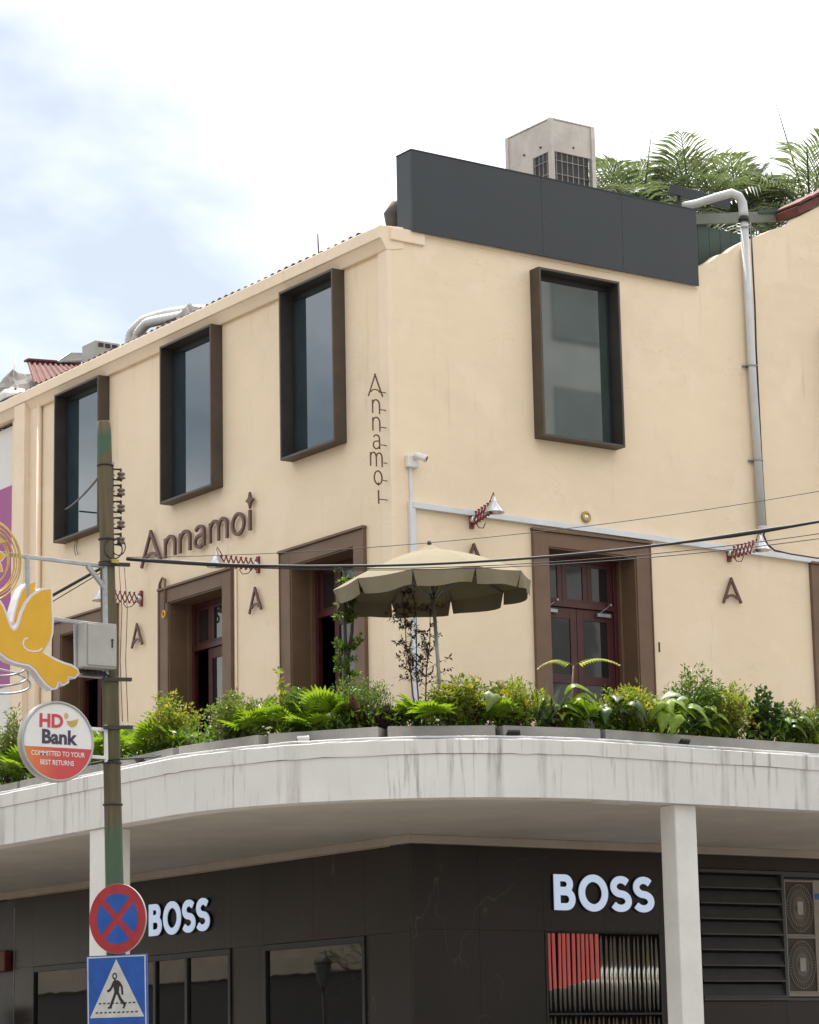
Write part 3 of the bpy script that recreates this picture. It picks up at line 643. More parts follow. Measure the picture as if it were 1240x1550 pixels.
def word(parent, text, o, u, v, n, h, sx=1.0, depth=.03, mat='letter_brown', gap=.0, edge=None, names='letter', thin=1.0):
    o, u, v, n = map(Vector, (o, u, v, n)); cur = 0.0
    for ch in text:
        st, adv = letter_strokes(ch); mb = MB(); eb = MB()
        for q, s in enumerate(st):
            oo = o+u*(cur*h*sx)
            if s[0] == 'star':
                c, r = s[1], s[2]; pts = []
                for k_ in range(8):
                    a = pi/2+k_*pi/4; rr = r*(1 if k_ % 4 == 0 else .80) if k_ % 2 == 0 else r*.40
                    pts.append(((c[0]+rr*cos(a)*.75)*h*sx, (c[1]+rr*sin(a))*h))
                mb.prism(pts, oo, u, v, n, depth)
            else:
                pts = [(a*h*sx, b*h) for a, b in s[0]]; wd = s[1]*h*thin
                mb.stroke(pts, wd, oo, u, v, n, depth-.0012*q, bool(s[2]))
                if edge: eb.stroke(pts, wd*1.16, oo-n*depth*1.0, u, v, n, depth-.0012*q+.004, bool(s[2]))
        le = mb.build(names, mat, parent)
        if edge: eb.build('return', edge, le)
        cur += adv+gap
    return cur*h*sx
# raised brown lettering on the left facade: the word climbs from left to right along the wall
sg = thing('wall_lettering', 'brown raised shop name with a star on the left cream wall', 'sign', (0,5.6,9.9))
word(sg, 'Annamoi', (-.045,7.27,9.925), (0,-1,0), (0,0,1), (-1,0,0), .54, 1.44, .04, gap=.022, thin=1.0)
def monogram(y=None, x=None, z=0, label=''):
    if y is not None:
        t_ = thing('letter_emblem', label, 'sign', (0,y,z), 'brown letter emblems on the cream walls'); word(t_, 'A', (-.04,y+.17,z+.02), (0,-1,0), (0,0,1), (-1,0,0), .37, 1.15, .03)
    else:
        t_ = thing('letter_emblem', label, 'sign', (x,0,z), 'brown letter emblems on the cream walls'); word(t_, 'A', (x-.17,-.04,z+.02), (1,0,0), (0,0,1), (0,-1,0), .39, 1.15, .03)
monogram(y=7.45, z=8.60, label='brown letter A on the left wall beside the utility pole')
monogram(y=3.73, z=8.62, label='brown letter A between the second and third doorways of the left wall')
monogram(x=1.36, z=8.77, label='brown letter A mostly hidden behind the parasol top')
monogram(x=6.33, z=8.70, label='brown letter A on the right wall under the red folding lamp')
bl = thing('blade_lettering', 'small brown letters on rods stacked down the building corner', 'sign', (-.05,.1,9.7))
for i, ch in enumerate('Annamoi'):
    z = 11.235-.262*i-(.02 if i == 6 else 0); h = .33; sx = .92; x0 = {'A':-.345,'n':-.30,'a':-.295,'m':-.35,'o':-.285,'i':-.225}[ch]
    st, adv = letter_strokes(ch); mb = MB()
    for q, s in enumerate(st):
        if s[0] == 'star':
            c = s[1]; mb.prism([((c[0]+r_*cos(a))*h, (c[1]+r_*sin(a))*h) for r_, a in [((.09 if k_ % 2 == 0 else .03), pi/2+k_*pi/4) for k_ in range(8)]], (x0,.1,z), (1,0,0), (0,0,1), (0,-1,0), .012)
        else: mb.stroke([(a*h*sx, b*h) for a, b in s[0]], s[1]*h*.62, (x0,.1,z), (1,0,0), (0,0,1), (0,-1,0), .012-.001*q, bool(s[2]))
    xe = {'A':.20,'n':.16,'a':.155,'m':.25,'o':.17,'i':.03}[ch]
    mb.tube([(x0+xe,.106,z+.07),(-.03,.106,z+.07)], .0075, 6); mb.build('letter', 'letter_brown', bl)
# illuminated shop names below the canopy
s1 = thing('shop_sign', 'lit white block letters on the dark marble left of the corner', 'sign', (0,6.1,3.85), 'lit shop names')
word(s1, 'BOSS', (-.032,7.06,3.86), (0,-1,0), (0,0,1), (-1,0,0), .50, 1.13, .028, 'lit_letter', gap=.03, edge='ink_black')
s2 = thing('shop_sign', 'lit white block letters over the mirror-slat window', 'sign', (3.4,-.25,3.88), 'lit shop names')
word(s2, 'BOSS', (2.46,-.282,3.885), (1,0,0), (0,0,1), (0,-1,0), .51, 1.09, .028, 'lit_letter', gap=.03, edge='ink_black')

# ================================================================== slate board on the roof edge and rooftop plant
sb = thing('roof_sign_board', 'blank dark slate sign board standing on the roof edge', 'sign', (3.1,-.1,13.8))
for a, e in ((.36,2.78),(2.78,4.36),(4.36,5.90)):
    MB().box(a+.0015, e-.0015, -.09, -.06, 13.775, 15.03).build('panel', 'sign_slate', sb, bevel=.002)
mb = MB(); mb.box(.36,.40,-.058,.30,13.81,15.025); mb.box(5.86,5.90,-.058,.30,13.81,15.025); mb.box(.40,5.86,-.058,.30,14.985,15.025); mb.box(.40,5.86,.26,.30,13.81,14.985); mb.build('casing', 'sign_slate', sb, bevel=.003)
MB().box(.352,5.908,-.098,.305,15.027,15.045).build('cap_flashing', 'sign_slate', sb, bevel=.002)
mb = MB()
for a, e in ((.36,2.78),(2.78,4.36),(4.36,5.90)):
    for q_ in (a+.06, e-.06):
        for zz in (13.84, 14.4, 14.96): mb.lathe((q_,-.09,zz), (0,-1,0), [(.012,0),(.009,.005),(0,.006)], 8)
mb.build('fixing', 'sign_slate', sb)
ac = thing('rooftop_air_conditioner', 'tall cream air conditioning unit on the roof behind the slate board', 'air conditioner', (5.3,2.8,14.3))
x0, x1, y0, y1, z0, z1 = 4.80, 5.75, 2.2, 3.45, 14.4, 17.10
MB().box(x0+.03,x1-.03,y0+.03,y1-.03,16.53,z1-.02).build('upper_casing', 'ac_cream', ac, bevel=.01)
MB().box(x0+.02,x1-.02,y0+.02,y1-.02,z1-.018,z1+.012).build('top_plate', 'ac_cream', ac, bevel=.008)
for px_, py_ in ((x0,y0),(x1-.08,y0),(x0,y1-.08),(x1-.08,y1-.08)): MB().box(px_,px_+.08,py_,py_+.08,z0,z1).build('post', 'ac_cream', ac, bevel=.006)
MB().box(x0+.06,x1-.12,y0+.06,y1-.12,z0,16.525).build('coil', 'ac_dark', ac)
MB().box(x0+.02,x0+.05,y0+.52,y1-.09,z0,16.527).build('side_panel', 'ac_cream', ac, bevel=.004)
MB().box(x0+.012,x0+.02,y0+.95,y0+1.15,16.1,16.42).build('sticker', 'sky_blue_sign', ac)
mb = MB()
for i in range(7):
    zz = 15.0+.23*i; mb.tube([(x0+.10,y0+.03,zz),(x1-.10,y0+.03,zz)], .007, 5); mb.tube([(x0+.03,y0+.10,zz),(x0+.03,y0+.50,zz)], .007, 5)
for i in range(7):
    xx = x0+.13+.115*i; mb.tube([(xx,y0+.028,z0),(xx,y0+.028,16.52)], .007, 5)
for i in range(4):
    yy = y0+.14+.11*i; mb.tube([(x0+.028,yy,z0),(x0+.028,yy,16.52)], .007, 5)
mb.build('coil_guard', 'galvanised', ac)
mb = MB()
for yy in (y0+.3, y0+.75): mb.lathe((x0+.02,yy,16.66), (-1,0,0), [(0,.0),(.02,.0),(.012,.02),(0,.02)], 8)
mb.lathe((x0+.5,y0+.03,16.66), (0,-1,0), [(0,.0),(.02,.0),(.012,.02),(0,.02)], 8); mb.build('bolt', 'ac_dark', ac)
# green metal lean-to and roof edge right of the board
gl = thing('green_lean_to', 'dark green metal lean-to roof behind the broken gable', 'roof structure', (7.3,.6,14.3))
for i in range(11):
    a = 6.0+.24*i; MB().box(a+.002,a+.238,.55,.58,13.9,15.06-.0*i).build('cladding', 'green_metal', gl, bevel=.004)
MB().prism([(6.02,14.96),(8.80,15.505),(8.80,15.68),(6.02,15.135)], (0,.53,0), (1,0,0), (0,0,1), (0,-1,0), .06).build('fascia', 'green_grey', gl, bevel=.006)
MB().prism([(7.75,15.44),(8.80,15.645),(8.80,15.72),(7.75,15.50)], (0,.47,0), (1,0,0), (0,0,1), (0,-1,0), .03).build('flashing', 'green_metal', gl)
mb = MB(); mb.bar((6.10,.75,15.66),(7.20,.55,15.52), .06, .16); mb.bar((6.15,.9,15.4),(6.7,.7,15.42),.05,.05); mb.bar((6.3,.8,15.05),(6.32,.8,15.6),.05,.05); mb.build('gutter_beam', 'sign_slate', gl, bevel=.005)
rt = thing('red_tile_verge', 'red roof edge at the right border above the cream gable', 'roof structure', (9.2,0,15.6))
MB().prism([(8.17,15.36),(10.7,16.70),(10.7,16.84),(8.12,15.48)], (0,.5,0), (1,0,0), (0,0,1), (0,-1,0), .56).build('verge_board', 'roof_red', rt, bevel=.008)
for i in range(9):
    a = i/9; MB().bar((8.15+2.5*a,.2,15.53+1.32*a),(8.15+2.5*(a+.105),.2,15.55+1.32*(a+.105)), .62, .05).build('tile', 'roof_red', rt, bevel=.012)

# ================================================================== pipes and trunking on the right wall
dp = thing('downpipe', 'white plastic rainwater downpipe with an elbow on the right wall', 'pipe', (6.9,-.1,9.9))
mb = MB(); mb.tube([(6.905,-.1,15.02),(6.935,-.1,12.5),(6.99,-.1,9.98)], .064, 16); mb.build('pipe', 'pvc_white', dp)
mb = MB(); mb.tube([(6.25,.62,15.36),(6.38,.42,15.37),(6.55,.1,15.42),(6.70,-.07,15.46),(6.82,-.1,15.42),(6.89,-.1,15.32),(6.905,-.1,15.18),(6.905,-.1,15.07)], [.066,.066,.07,.074,.075,.076,.076,.078], 16); mb.build('elbow', 'pvc_white', dp)
MB().tube([(6.905,-.1,15.0),(6.905,-.1,15.085)], .09, 16).build('collar', 'black_rubber', dp)
mb = MB(); mb.lathe((6.99,-.1,9.99), (0,0,-1), [(.072,0),(.08,.02),(.07,.07),(.035,.10),(0,.105)], 14); mb.build('spout', 'pvc_white', dp)
for zz, xx in ((14.9,6.907),(12.6,6.933),(11.05,6.966)):
    mb = MB(); mb.ring((xx,-.1,zz), (1,0,0), (0,1,0), .08, .08, .010, 18, 5); mb.bar((xx-.13,-.02,zz),(xx+.13,-.02,zz),.03,.03); mb.build('clamp', 'galvanised', dp)
bc = MB(); bc.tube([(7.03,-.12,15.0),(7.04,-.12,13.6),(7.06,-.08,12.9),(7.05,-.1,11.0),(7.10,-.06,10.3),(7.08,-.09,9.95),(7.03,-.08,9.86),(7.12,-.06,9.72),(7.26,-.07,9.63),(7.6,-.07,9.60),(8.8,-.07,9.57)], .016, 6); bc.build('black_cable', 'black_rubber', label='black cable hanging beside the white downpipe', cat='cable')
tk = thing('cable_trunking', 'white square cable trunking running across the right wall', 'trunking', (.3,0,6))
mb = MB(); mb.obox((4.6,-.04,9.595), (4.31,0,-.055), (0,.04,0), (0,0,.045)); mb.build('horizontal_run', 'trunking_white', tk, bevel=.006)
mb = MB(); mb.box(.235,.335,-.065,0,5.7,9.70); mb.build('vertical_run', 'trunking_white', tk, bevel=.006)
MB().box(.262,.308,-.035,0,9.70,10.22).build('camera_riser', 'trunking_white', tk, bevel=.005)
cc = thing('security_camera', 'white bullet security camera on the right wall near the corner', 'camera', (.3,0,10.25))
MB().box(.20,.40,-.09,0,10.20,10.38).build('junction_box', 'sign_white', cc, bevel=.015)
mb = MB(); mb.lathe((.31,-.14,10.37), (.55,-.62,-.36), [(0,-.03),(.035,-.03),(.045,-.015),(.05,.04),(.05,.12),(.056,.125),(.056,.165),(.045,.168),(0,.155)], 16); mb.build('body', 'sign_white', cc)
d_ = Vector((.55,-.62,-.36)).normalized(); MB().lathe(Vector((.31,-.14,10.37))+d_*.166, d_, [(.043,0),(.03,.004),(0,.006)], 14).build('lens', 'ink_black', cc)
MB().tube([(.30,-.09,10.32),(.32,-.15,10.34)], .02, 8).build('swivel', 'sign_white', cc)
rl = thing('round_wall_light', 'small round brass wall fitting above the right doorway', 'light', (3.5,0,9.8))
MB().lathe((3.505,-.002,9.80), (0,-1,0), [(.085,0),(.085,.03),(.06,.045),(.045,.03),(.04,.03)], 20).build('bezel', 'brass', rl); MB().lathe((3.505,-.03,9.80), (0,-1,0), [(.04,0),(.025,.012),(0,.014)], 14).build('lens', 'lamp_metal', rl)
MB().box(4.845,4.87,-.012,0,7.84,7.99).build('wall_slot_vent', 'ink_black', label='tiny dark slot vent right of the right-hand doorway', cat='vent', bevel=.002)

# ================================================================== folding lamps
def folding_lamp(label, base, nrm, lat, reach, nx, rise=0.0, shade=True):
    """red scissor arm reaching out from the wall with a metal cone shade"""
    t_ = thing('folding_wall_lamp', label, 'lamp', base, 'red folding wall lamps'); o = Vector(base); n, l = Vector(nrm), Vector(lat); up = Vector((0,0,1))
    MB().obox(o+n*.02, n*.02, l*.035, up*.13).build('wall_plate', 'lamp_red', t_, bevel=.005)
    MB().lathe(o+n*.04, n, [(.05,0),(.05,.05),(.03,.06),(0,.06)], 14).build('hub', 'lamp_metal', t_)
    h = .085; st = reach/nx; mb = MB()
    for i in range(nx):
        a, c = .06+st*i, .06+st*(i+1); r0, r1 = rise*i/nx, rise*(i+1)/nx
        mb.bar(o+n*a+up*(-h+r0)+l*.008, o+n*c+up*(h+r1)+l*.008, .010, .026, l); mb.bar(o+n*a+up*(h+r0)-l*.008, o+n*c+up*(-h+r1)-l*.008, .010, .026, l)
        for s in (-1, 1): mb.lathe(o+n*c+up*(s*h+(r1))-l*.02, l, [(0,0),(.014,0),(.014,.04),(0,.04)], 8)
        mb.lathe(o+n*((a+c)/2)+up*((r0+r1)/2)-l*.02, l, [(0,0),(.012,0),(.012,.04),(0,.04)], 8)
    mb.build('scissor_arm', 'lamp_red', t_)
    e = o+n*(reach+.08)+up*(rise+.05)
    mb = MB(); mb.tube([o+n*.1-up*.05, o+n*.2-up*.15, o+n*.3-up*.17, o+n*.36-up*.10], .007, 6); mb.tube([e-n*.05+up*.02, e+up*.10, e+n*.05+up*.16, e+n*.06+up*.1], .007, 6); mb.build('flex', 'ink_black', t_)
    if shade:
        MB().lathe(e+n*.06+up*.10, (0,0,-1), [(.012,0),(.025,.01),(.03,.06),(.05,.08),(.145,.23),(.15,.245),(.14,.243),(.045,.09),(0,.09)], 24).build('shade', 'lamp_metal', t_)
folding_lamp('red folding lamp above the letter A beside the second doorway', (0,3.70,9.36), (-1,0,0), (0,1,0), .62, 7)
folding_lamp('red folding lamp just right of the utility pole', (0,7.38,9.40), (-1,0,0), (0,1,0), .62, 7)
folding_lamp('red folding lamp with silver shade above the parasol', (1.36,0,9.54), (0,-1,0), (1,0,0), .44, 6, .10)
folding_lamp('red folding lamp with silver shade at the right end of the wall', (6.34,0,9.50), (0,-1,0), (1,0,0), .62, 7, .02)
# conduits and the yellow tag by the middle doorway of the left wall
mb = MB(); mb.tube([(-.02,6.79,5.6),(-.02,6.79,9.40),(-.03,6.74,9.55),(-.05,6.62,9.62),(-.06,6.52,9.58),(-.06,6.50,9.2)], .022, 8); mb.build('door_conduit', 'surround_brown', label='brown bent conduit at the left edge of the middle doorway', cat='conduit')
yt = thing('yellow_tag', 'yellow ring tag hanging beside the middle doorway of the left wall', 'tag', (-.08,6.5,9.0))
mb = MB(); mb.tube([(-.075,6.50,9.22),(-.085,6.50,9.07)], .008, 6); mb.build('cord', 'ink_black', yt); mb = MB(); mb.ring((-.09,6.50,9.0), (0,1,0), (0,0,1), .045, .055, .016, 20, 6); mb.build('ring', 'bird_yellow', yt)
MB().tube([(-.02,4.36,5.6),(-.02,4.36,9.5)], .018, 8).build('thin_conduit', 'cream_trim', label='thin cream conduit right of the middle doorway', cat='conduit')
mb = MB()
for y_ in (9.62, 9.70): mb.tube([(-.02,y_,10.78),(-.06,y_-.03,10.6),(-.05,y_-.08,10.5)], .006, 5)
mb.build('loose_wire', 'ink_black', label='two loose wire ends under the leftmost upper window', cat='wire')

# ================================================================== rooftop clutter on the left wing
def flex_duct(label, pts, r, g='white flexible ducts on the roof'):
    mb = MB(); P = [Vector(p) for p in pts]; res = []
    for i in range(len(P)-1):
        for k in range(14): res.append(P[i].lerp(P[i+1], k/14))
    res.append(P[-1]); sm_ = res[:]
    for _ in range(8): sm_ = [sm_[0]]+[(sm_[i-1]+sm_[i]*2+sm_[i+1])/4 for i in range(1, len(sm_)-1)]+[sm_[-1]]
    mb.tube(sm_, [r*(1+.10*(-1)**i) for i in range(len(sm_))], 12); mb.build('flexible_duct', 'pvc_white', label=label, cat='duct', group=g)
flex_duct('white flexible duct arching highest over the roof edge', [(.7,9.15,14.0),(.7,9.05,14.45),(.8,8.75,14.62),(.9,8.1,14.60),(1.0,7.4,14.5),(1.1,6.7,14.35)], .085)
flex_duct('short white flexible duct under the arching one', [(.5,8.5,13.95),(.5,8.45,14.25),(.55,8.2,14.40),(.6,7.7,14.35),(.7,6.8,14.25)], .085)
def crumple(name, label, c, sx, sy, sz, mat, seed, cat='tarpaulin'):
    rnd = random.Random(seed); mb = MB(); n = 12; vs = []; fs = []
    ph = [rnd.uniform(0,6) for _ in range(6)]
    for i in range(n+1):
        for j in range(n+1):
            u, v = i/n, j/n; h = (sin(pi*u)**.5)*(sin(pi*v)**.5); k = .25*sin(9*u+ph[0]+4*v)+.2*sin(13*v+ph[1])+.15*sin(17*u-11*v+ph[2])+rnd.uniform(-.1,.1)
            vs.append((c[0]+sx*(u-.5)+.03*sin(11*v+ph[3]), c[1]+sy*(v-.5)+.05*sin(8*u+ph[4]), c[2]+sz*h*(1+k*.6)))
    for i in range(n):
        for j in range(n): a = i*(n+1)+j; fs.append((a, a+n+1, a+n+2, a+1))
    vs += [(x,y,z-.02) for x,y,z in vs]; k = (n+1)**2; fs += [tuple(reversed([q+k for q in f])) for f in fs]
    mb.add(vs, fs); mb.build(name, mat, label=label, cat=cat, group='sheets and tarpaulins on the roof')
crumple('roof_tarpaulin', 'dark crumpled sheet on the roof beside the white ducts', (.75,7.3,14.0), .7, 1.3, .36, 'panel_dark', 3)
crumple('roof_tarpaulin', 'grey crumpled sheet nearest the middle upper window', (.55,6.7,13.95), .5, 1.1, .34, 'tarp_grey', 7)
crumple('roof_tarpaulin', 'grey tarpaulin bundle on the roof at the left border', (.5,13.0,14.02), 1.0, 1.9, .46, 'tarp_grey', 9)
crumple('roof_tarpaulin', 'pale tarpaulin fold below the bundle at the left border', (.1,12.6,13.84), .5, 1.9, .24, 'box_grey', 10)
rr_ = thing('red_corrugated_sheet', 'red corrugated roof slope rising over the eave at far left', 'roof sheet', (.6,11.9,13.9)); mb = MB(); vs = []; fs = []
for i in range(61):
    t_ = i/60; h = .022*sin(t_*2*pi*10); vs += [(.25+1.05*t_, 12.13, 14.58+h+.07*t_), (-.12+1.3*t_, 11.12, 13.90+h+.28*t_)]
for i in range(60): fs.append((2*i, 2*i+1, 2*i+3, 2*i+2))
vs += [(x,y+.012,z-.014) for x,y,z in vs]; fs += [tuple(q+122 for q in reversed(f)) for f in fs]; mb.add(vs, fs); mb.build('sheet', 'roof_red', rr_)
mb = MB(); mb.obox((.78,12.15,14.64), (.55,0,.037), (0,.09,0), (0,0,.022)); mb.build('ridge_cap', 'roof_red', rr_, bevel=.01)
sp = thing('dark_roof_panel', 'dark tilted panel lying on the roof by the red sheet', 'roof panel', (.8,10.9,14.3)); mb = MB(); q_ = [(.24,10.9,14.29),(.70,11.3,14.60),(1.36,11.3,14.67),(1.10,10.9,14.43)]
mb.add(q_+[(a,b,c-.02) for a,b,c in q_], [(0,1,2,3),(7,6,5,4),(0,3,7,4),(3,2,6,7),(2,1,5,6),(1,0,4,5)]); mb.build('sheet', 'panel_dark', sp)
mb = MB(); mb.bar(q_[0],q_[3],.02,.03); mb.bar(q_[1],q_[2],.02,.03); mb.bar(q_[0],q_[1],.02,.03); mb.build('edge_frame', 'galvanised', sp)
vb = thing('roof_vent_box', 'small grey slotted vent box on the roof ridge behind the dark panel', 'vent', (.9,10.4,14.4)); MB().box(.62,1.12,10.2,10.7,14.2,14.58).build('casing', 'box_grey', vb, bevel=.01)
for i in range(3): MB().box(.68+.14*i,.78+.14*i,10.185,10.199,14.47,14.54).build('slot', 'ink_black', vb)
MB().tube([(.8,3.10,14.0),(.8,3.15,14.68)], .012, 6).build('roof_rod', 'dark_iron', label='thin dark rod standing on the roof left of the corner', cat='rod')
MB().tube([(.15,12.6,13.9),(.3,12.7,14.9)], .008, 5).build('roof_rod', 'ac_cream', label='thin pale rod standing by the tarpaulin bundle', cat='rod')
de = MB(); de.tube([(.64,.8,13.85),(.64,.8,14.16),(.60,.78,14.30),(.66,.75,14.40),(.80,.7,14.44),(1.1,.6,14.46)], [.12,.12,.13,.13,.13,.13], 14); de.build('duct_elbow', 'tarp_grey', label='grey duct elbow at the left end of the slate board', cat='duct')

# ================================================================== parasol
UM = thing('parasol', 'olive beige garden parasol tilted over the terrace plants', 'parasol', (-1.52,-3.25,5.40))
ax = Vector((-.10+.56*.105,-.055+.80*.105,1)).normalized(); foot = Vector((-1.60,-3.36,5.40)); q = ax.to_track_quat('Z', 'X').to_matrix(); ux, uy = q.col[0], q.col[1]
top = foot+ax*2.86; RR_ = 1.29; ribz = -.47; NB = 10; val = .20; SUB = 8
def canopy_pt(a, r):
    return top + (ux*cos(a)+uy*sin(a))*(RR_*r) + ax*(ribz*(r**1.5))
for k in range(NB):
    a0, a1 = 2*pi*k/NB+.12, 2*pi*(k+1)/NB+.12; vs = []; fs = []; M_ = 7
    for i in range(M_+1):
        r = .10+.90*i/M_
        for j in range(SUB+1):
            s_ = j/SUB; p = canopy_pt(a0, r).lerp(canopy_pt(a1, r), s_); p -= ax*(.018*r*sin(pi*s_)); vs.append(p)
    for i in range(M_):
        for j in range(SUB): c_ = i*(SUB+1)+j; fs.append((c_, c_+SUB+1, c_+SUB+2, c_+1))
    mb = MB(); mb.add(vs, fs, True); pn = mb.build('canopy_panel', 'umbrella_cloth', UM)
    vs = []; fs = []; rv = random.Random(k)
    for i in range(4):
        for j in range(SUB+1):
            s_ = j/SUB; p = canopy_pt(a0, 1).lerp(canopy_pt(a1, 1), s_)-ax*(.018*sin(pi*s_)); c_ = canopy_pt(a0, 1)+canopy_pt(a1, 1)
            out_ = (p-top); out_ = (out_-ax*out_.dot(ax)).normalized(); tuck = (1-sin(pi*s_))**2
            vs.append(p-ax*(val*i/3*(1+.08*sin(5*s_+k)))-out_*(.05*tuck*i/3)+out_*(.018*sin(9*s_+k*2)*i/3)-((canopy_pt(a1,1)-canopy_pt(a0,1)).normalized()*(s_-.5)*.07*i/3))
    for i in range(3):
        for j in range(SUB): c_ = i*(SUB+1)+j; fs.append((c_, c_+SUB+1, c_+SUB+2, c_+1))
    mb = MB(); mb.add(vs, fs, True); mb.build('valance', 'umbrella_cloth', pn)
    hb = canopy_pt(a0, .12)-ax*.03; mb = MB(); mb.bar(hb, canopy_pt(a0, .985)-ax*.022, .012, .02, ax); mb.bar(top-ax*.62+(ux*cos(a0)+uy*sin(a0))*.04, canopy_pt(a0, .55)-ax*.03, .010, .018, ax); mb.build('rib', 'umbrella_pole', UM)
mb = MB(); vs = [top+ax*.075]; 
for j in range(NB): a = 2*pi*j/NB+.12; vs.append(top+(ux*cos(a)+uy*sin(a))*.21-ax*.035)
mb.add(vs, [(0, 1+j, 1+(j+1) % NB) for j in range(NB)]); mb.build('vent_cap', 'umbrella_cloth', UM)
MB().tube([foot, foot+ax*2.84], .024, 12).build('pole', 'umbrella_pole', UM)
MB().tube([top-ax*.66, top-ax*.58], .045, 12).build('hub', 'ink_black', UM)
MB().lathe(top+ax*.07, ax, [(.03,0),(.03,.02),(.012,.05),(0,.055)], 10).build('finial', 'ink_black', UM)
MB().lathe(foot, (0,0,1), [(.24,0),(.24,.06),(.05,.09),(.04,.30),(.0,.30)], 20).build('base', 'dark_iron', UM)
# ================================================================== utility pole and what hangs on it
PX, PY = -9.12, -8.37
PO = thing('utility_pole', 'weathered wooden utility pole with worn green paint and an insulator rack', 'pole', (PX,PY,.13))
def pole_x(z): return -9.095-.0285*(z-2.9)
mb = MB(); rnd = random.Random(2); pts = [(pole_x(z), PY, z) for z in [.13+.32*i for i in range(25)]+[7.97]]; mb.tube(pts, [.103-.0045*p[2]+rnd.uniform(-.0015,.0015) for p in pts], 20); mb.build('shaft', 'pole_wood', PO)
mb = MB()
for z in (7.53, 6.79, 6.56, 5.42, 4.93, 4.60, 4.2):
    mb.ring((pole_x(z),PY,z), (1,0,0), (0,1,0), .103-.0045*z+.006, .103-.0045*z+.006, .010, 20, 5)
mb.build('band', 'dark_iron', PO)
xr = pole_x(7.2)+.075
mb = MB(); mb.tube([(xr+.0,PY,7.57),(xr-.01,PY,6.78)], .012, 6)
for i in range(5):
    z = 7.46-.163*i; mb.tube([(xr-.03,PY,z+.045),(xr+.09,PY-.01,z+.045)], .011, 6); mb.tube([(xr-.03,PY,z-.06),(xr+.09,PY-.01,z-.06)], .011, 6); mb.tube([(xr+.085,PY-.01,z+.06),(xr+.088,PY-.01,z-.075)], .011, 6)
    mb.tube([(xr+.015,PY,z+.045),(xr-.015,PY,z-.01),(xr+.02,PY,z-.02)], .008, 6)
mb.build('rack', 'dark_iron', PO)
for i in range(5):
    z = 7.452-.163*i; MB().lathe((xr+.088,PY-.01,z-.045), (0,0,1), [(.014,0),(.040,.004),(.042,.022),(.024,.03),(.024,.036),(.040,.044),(.042,.062),(.018,.072)], 16).build('insulator', 'insulator_glaze', PO)
for z, l in ((5.40,.19),(4.935,.19),(6.53,.20)):
    MB().bar((pole_x(z)-.12,PY-.08,z-.005),(pole_x(z)+l,PY-.08,z+.012),.03,.035).build('cross_bar', 'dark_iron', PO)
mb = MB(); mb.ring((pole_x(6.7)+.03,PY-.07,6.69), (1,0,0), (0,0,1), .10, .10, .007, 26, 6); mb.ring((pole_x(6.7)+.10,PY-.05,6.72), (1,0,.2), (0,.2,1), .075, .09, .006, 24, 6); 
mb.build('coiled_cable', 'black_rubber', PO)
for dx in (.10,.16):
    MB().tube([(pole_x(6.5)+dx,PY-.05,6.52),(pole_x(6)+dx+.02,PY-.05,6.1),(pole_x(5.6)+dx-.01,PY-.05,5.6),(pole_x(5)+dx,PY-.05,5.0)], .004, 5).build('drop_wire', 'surround_brown', PO)
MB().box(pole_x(6.57)-.02,pole_x(6.57)+.06,PY-.13,PY-.10,6.535,6.575).build('cable_clip', 'brass', PO, bevel=.004)
# galvanised bracket carrying the bird decoration
BK = thing('sign_bracket', 'galvanised tube bracket reaching left from the pole over the bird sign', 'bracket', (-9.24,PY,5.4)); yb = PY-.04
for p_, q_, w_ in (((-10.6,yb,6.54),(-9.22,yb,6.51),.035), ((-9.243,yb,6.525),(-9.232,yb,5.40),.045), ((-9.44,yb-.001,6.50),(-9.245,yb-.001,6.29),.04), ((-10.09,yb,6.52),(-10.08,yb,6.1),.035), ((-9.95,yb,5.955),(-9.25,yb,5.925),.035), ((-9.565,yb,5.93),(-9.555,yb,5.42),.035), ((-9.6,yb,5.425),(-9.24,yb,5.418),.03)):
    MB().bar(p_, q_, w_, w_).build('tube', 'galvanised', BK, bevel=.004)
mb = MB(); rnd = random.Random(4)
for i in range(9): x = -9.52+.03*i; mb.tube([(x,yb-.05,5.47),(x+.01,yb-.06,5.44+rnd.uniform(-.01,.01)),(x+.05,yb-.05,5.43)], .012, 6)
mb.build('cable_glands', 'black_rubber', BK)
EB = thing('meter_box', 'pale grey electrical cabinet fixed beside the utility pole', 'electrical box', (-9.38,PY,5.48))
MB().box(-9.55,-9.20,PY-.19,PY-.045,5.485,5.925).build('casing', 'box_grey', EB, bevel=.008)
MB().box(-9.515,-9.205,PY-.205,PY-.191,5.505,5.905).build('door', 'box_grey', EB, bevel=.006)
mb = MB(); mb.box(-9.262,-9.25,PY-.215,PY-.206,5.685,5.745); mb.lathe((-9.256,PY-.206,5.76), (0,-1,0), [(.012,0),(.012,.01),(0,.01)], 10); mb.build('lock', 'dark_iron', EB)
# round bank sign
HB = thing('round_bank_sign', 'round white and red bank sign hanging left of the utility pole', 'sign', (-9.775,-8.42,4.765)); hc = Vector((-9.775,-8.42,4.765)); hr = .385
MB().lathe(hc, (0,-1,0), [(0,-.06),(hr-.03,-.06),(hr,-.04),(hr,.05),(hr-.008,.06),(hr-.022,.058),(hr-.024,.045)], 56).build('drum', 'sign_edge', HB)
MB().lathe(hc, (0,-1,0), [(hr-.022,.046),(0,.046)], 56, False).build('face', 'sign_white', HB)
yc = -.055; pts = [(x_, z_) for x_, z_ in [((hr-.022)*cos(a), (hr-.022)*sin(a)) for a in [radians(180+9.2+(360-18.4-180)*i/40) for i in range(41)]]]
MB().prism(pts, hc+Vector((0,-.0465,0)), (1,0,0), (0,0,1), (0,-1,0), .002).build('red_field', 'bank_red', HB)
fo = lambda x, z, d=.049: hc+Vector((x, -d, z))
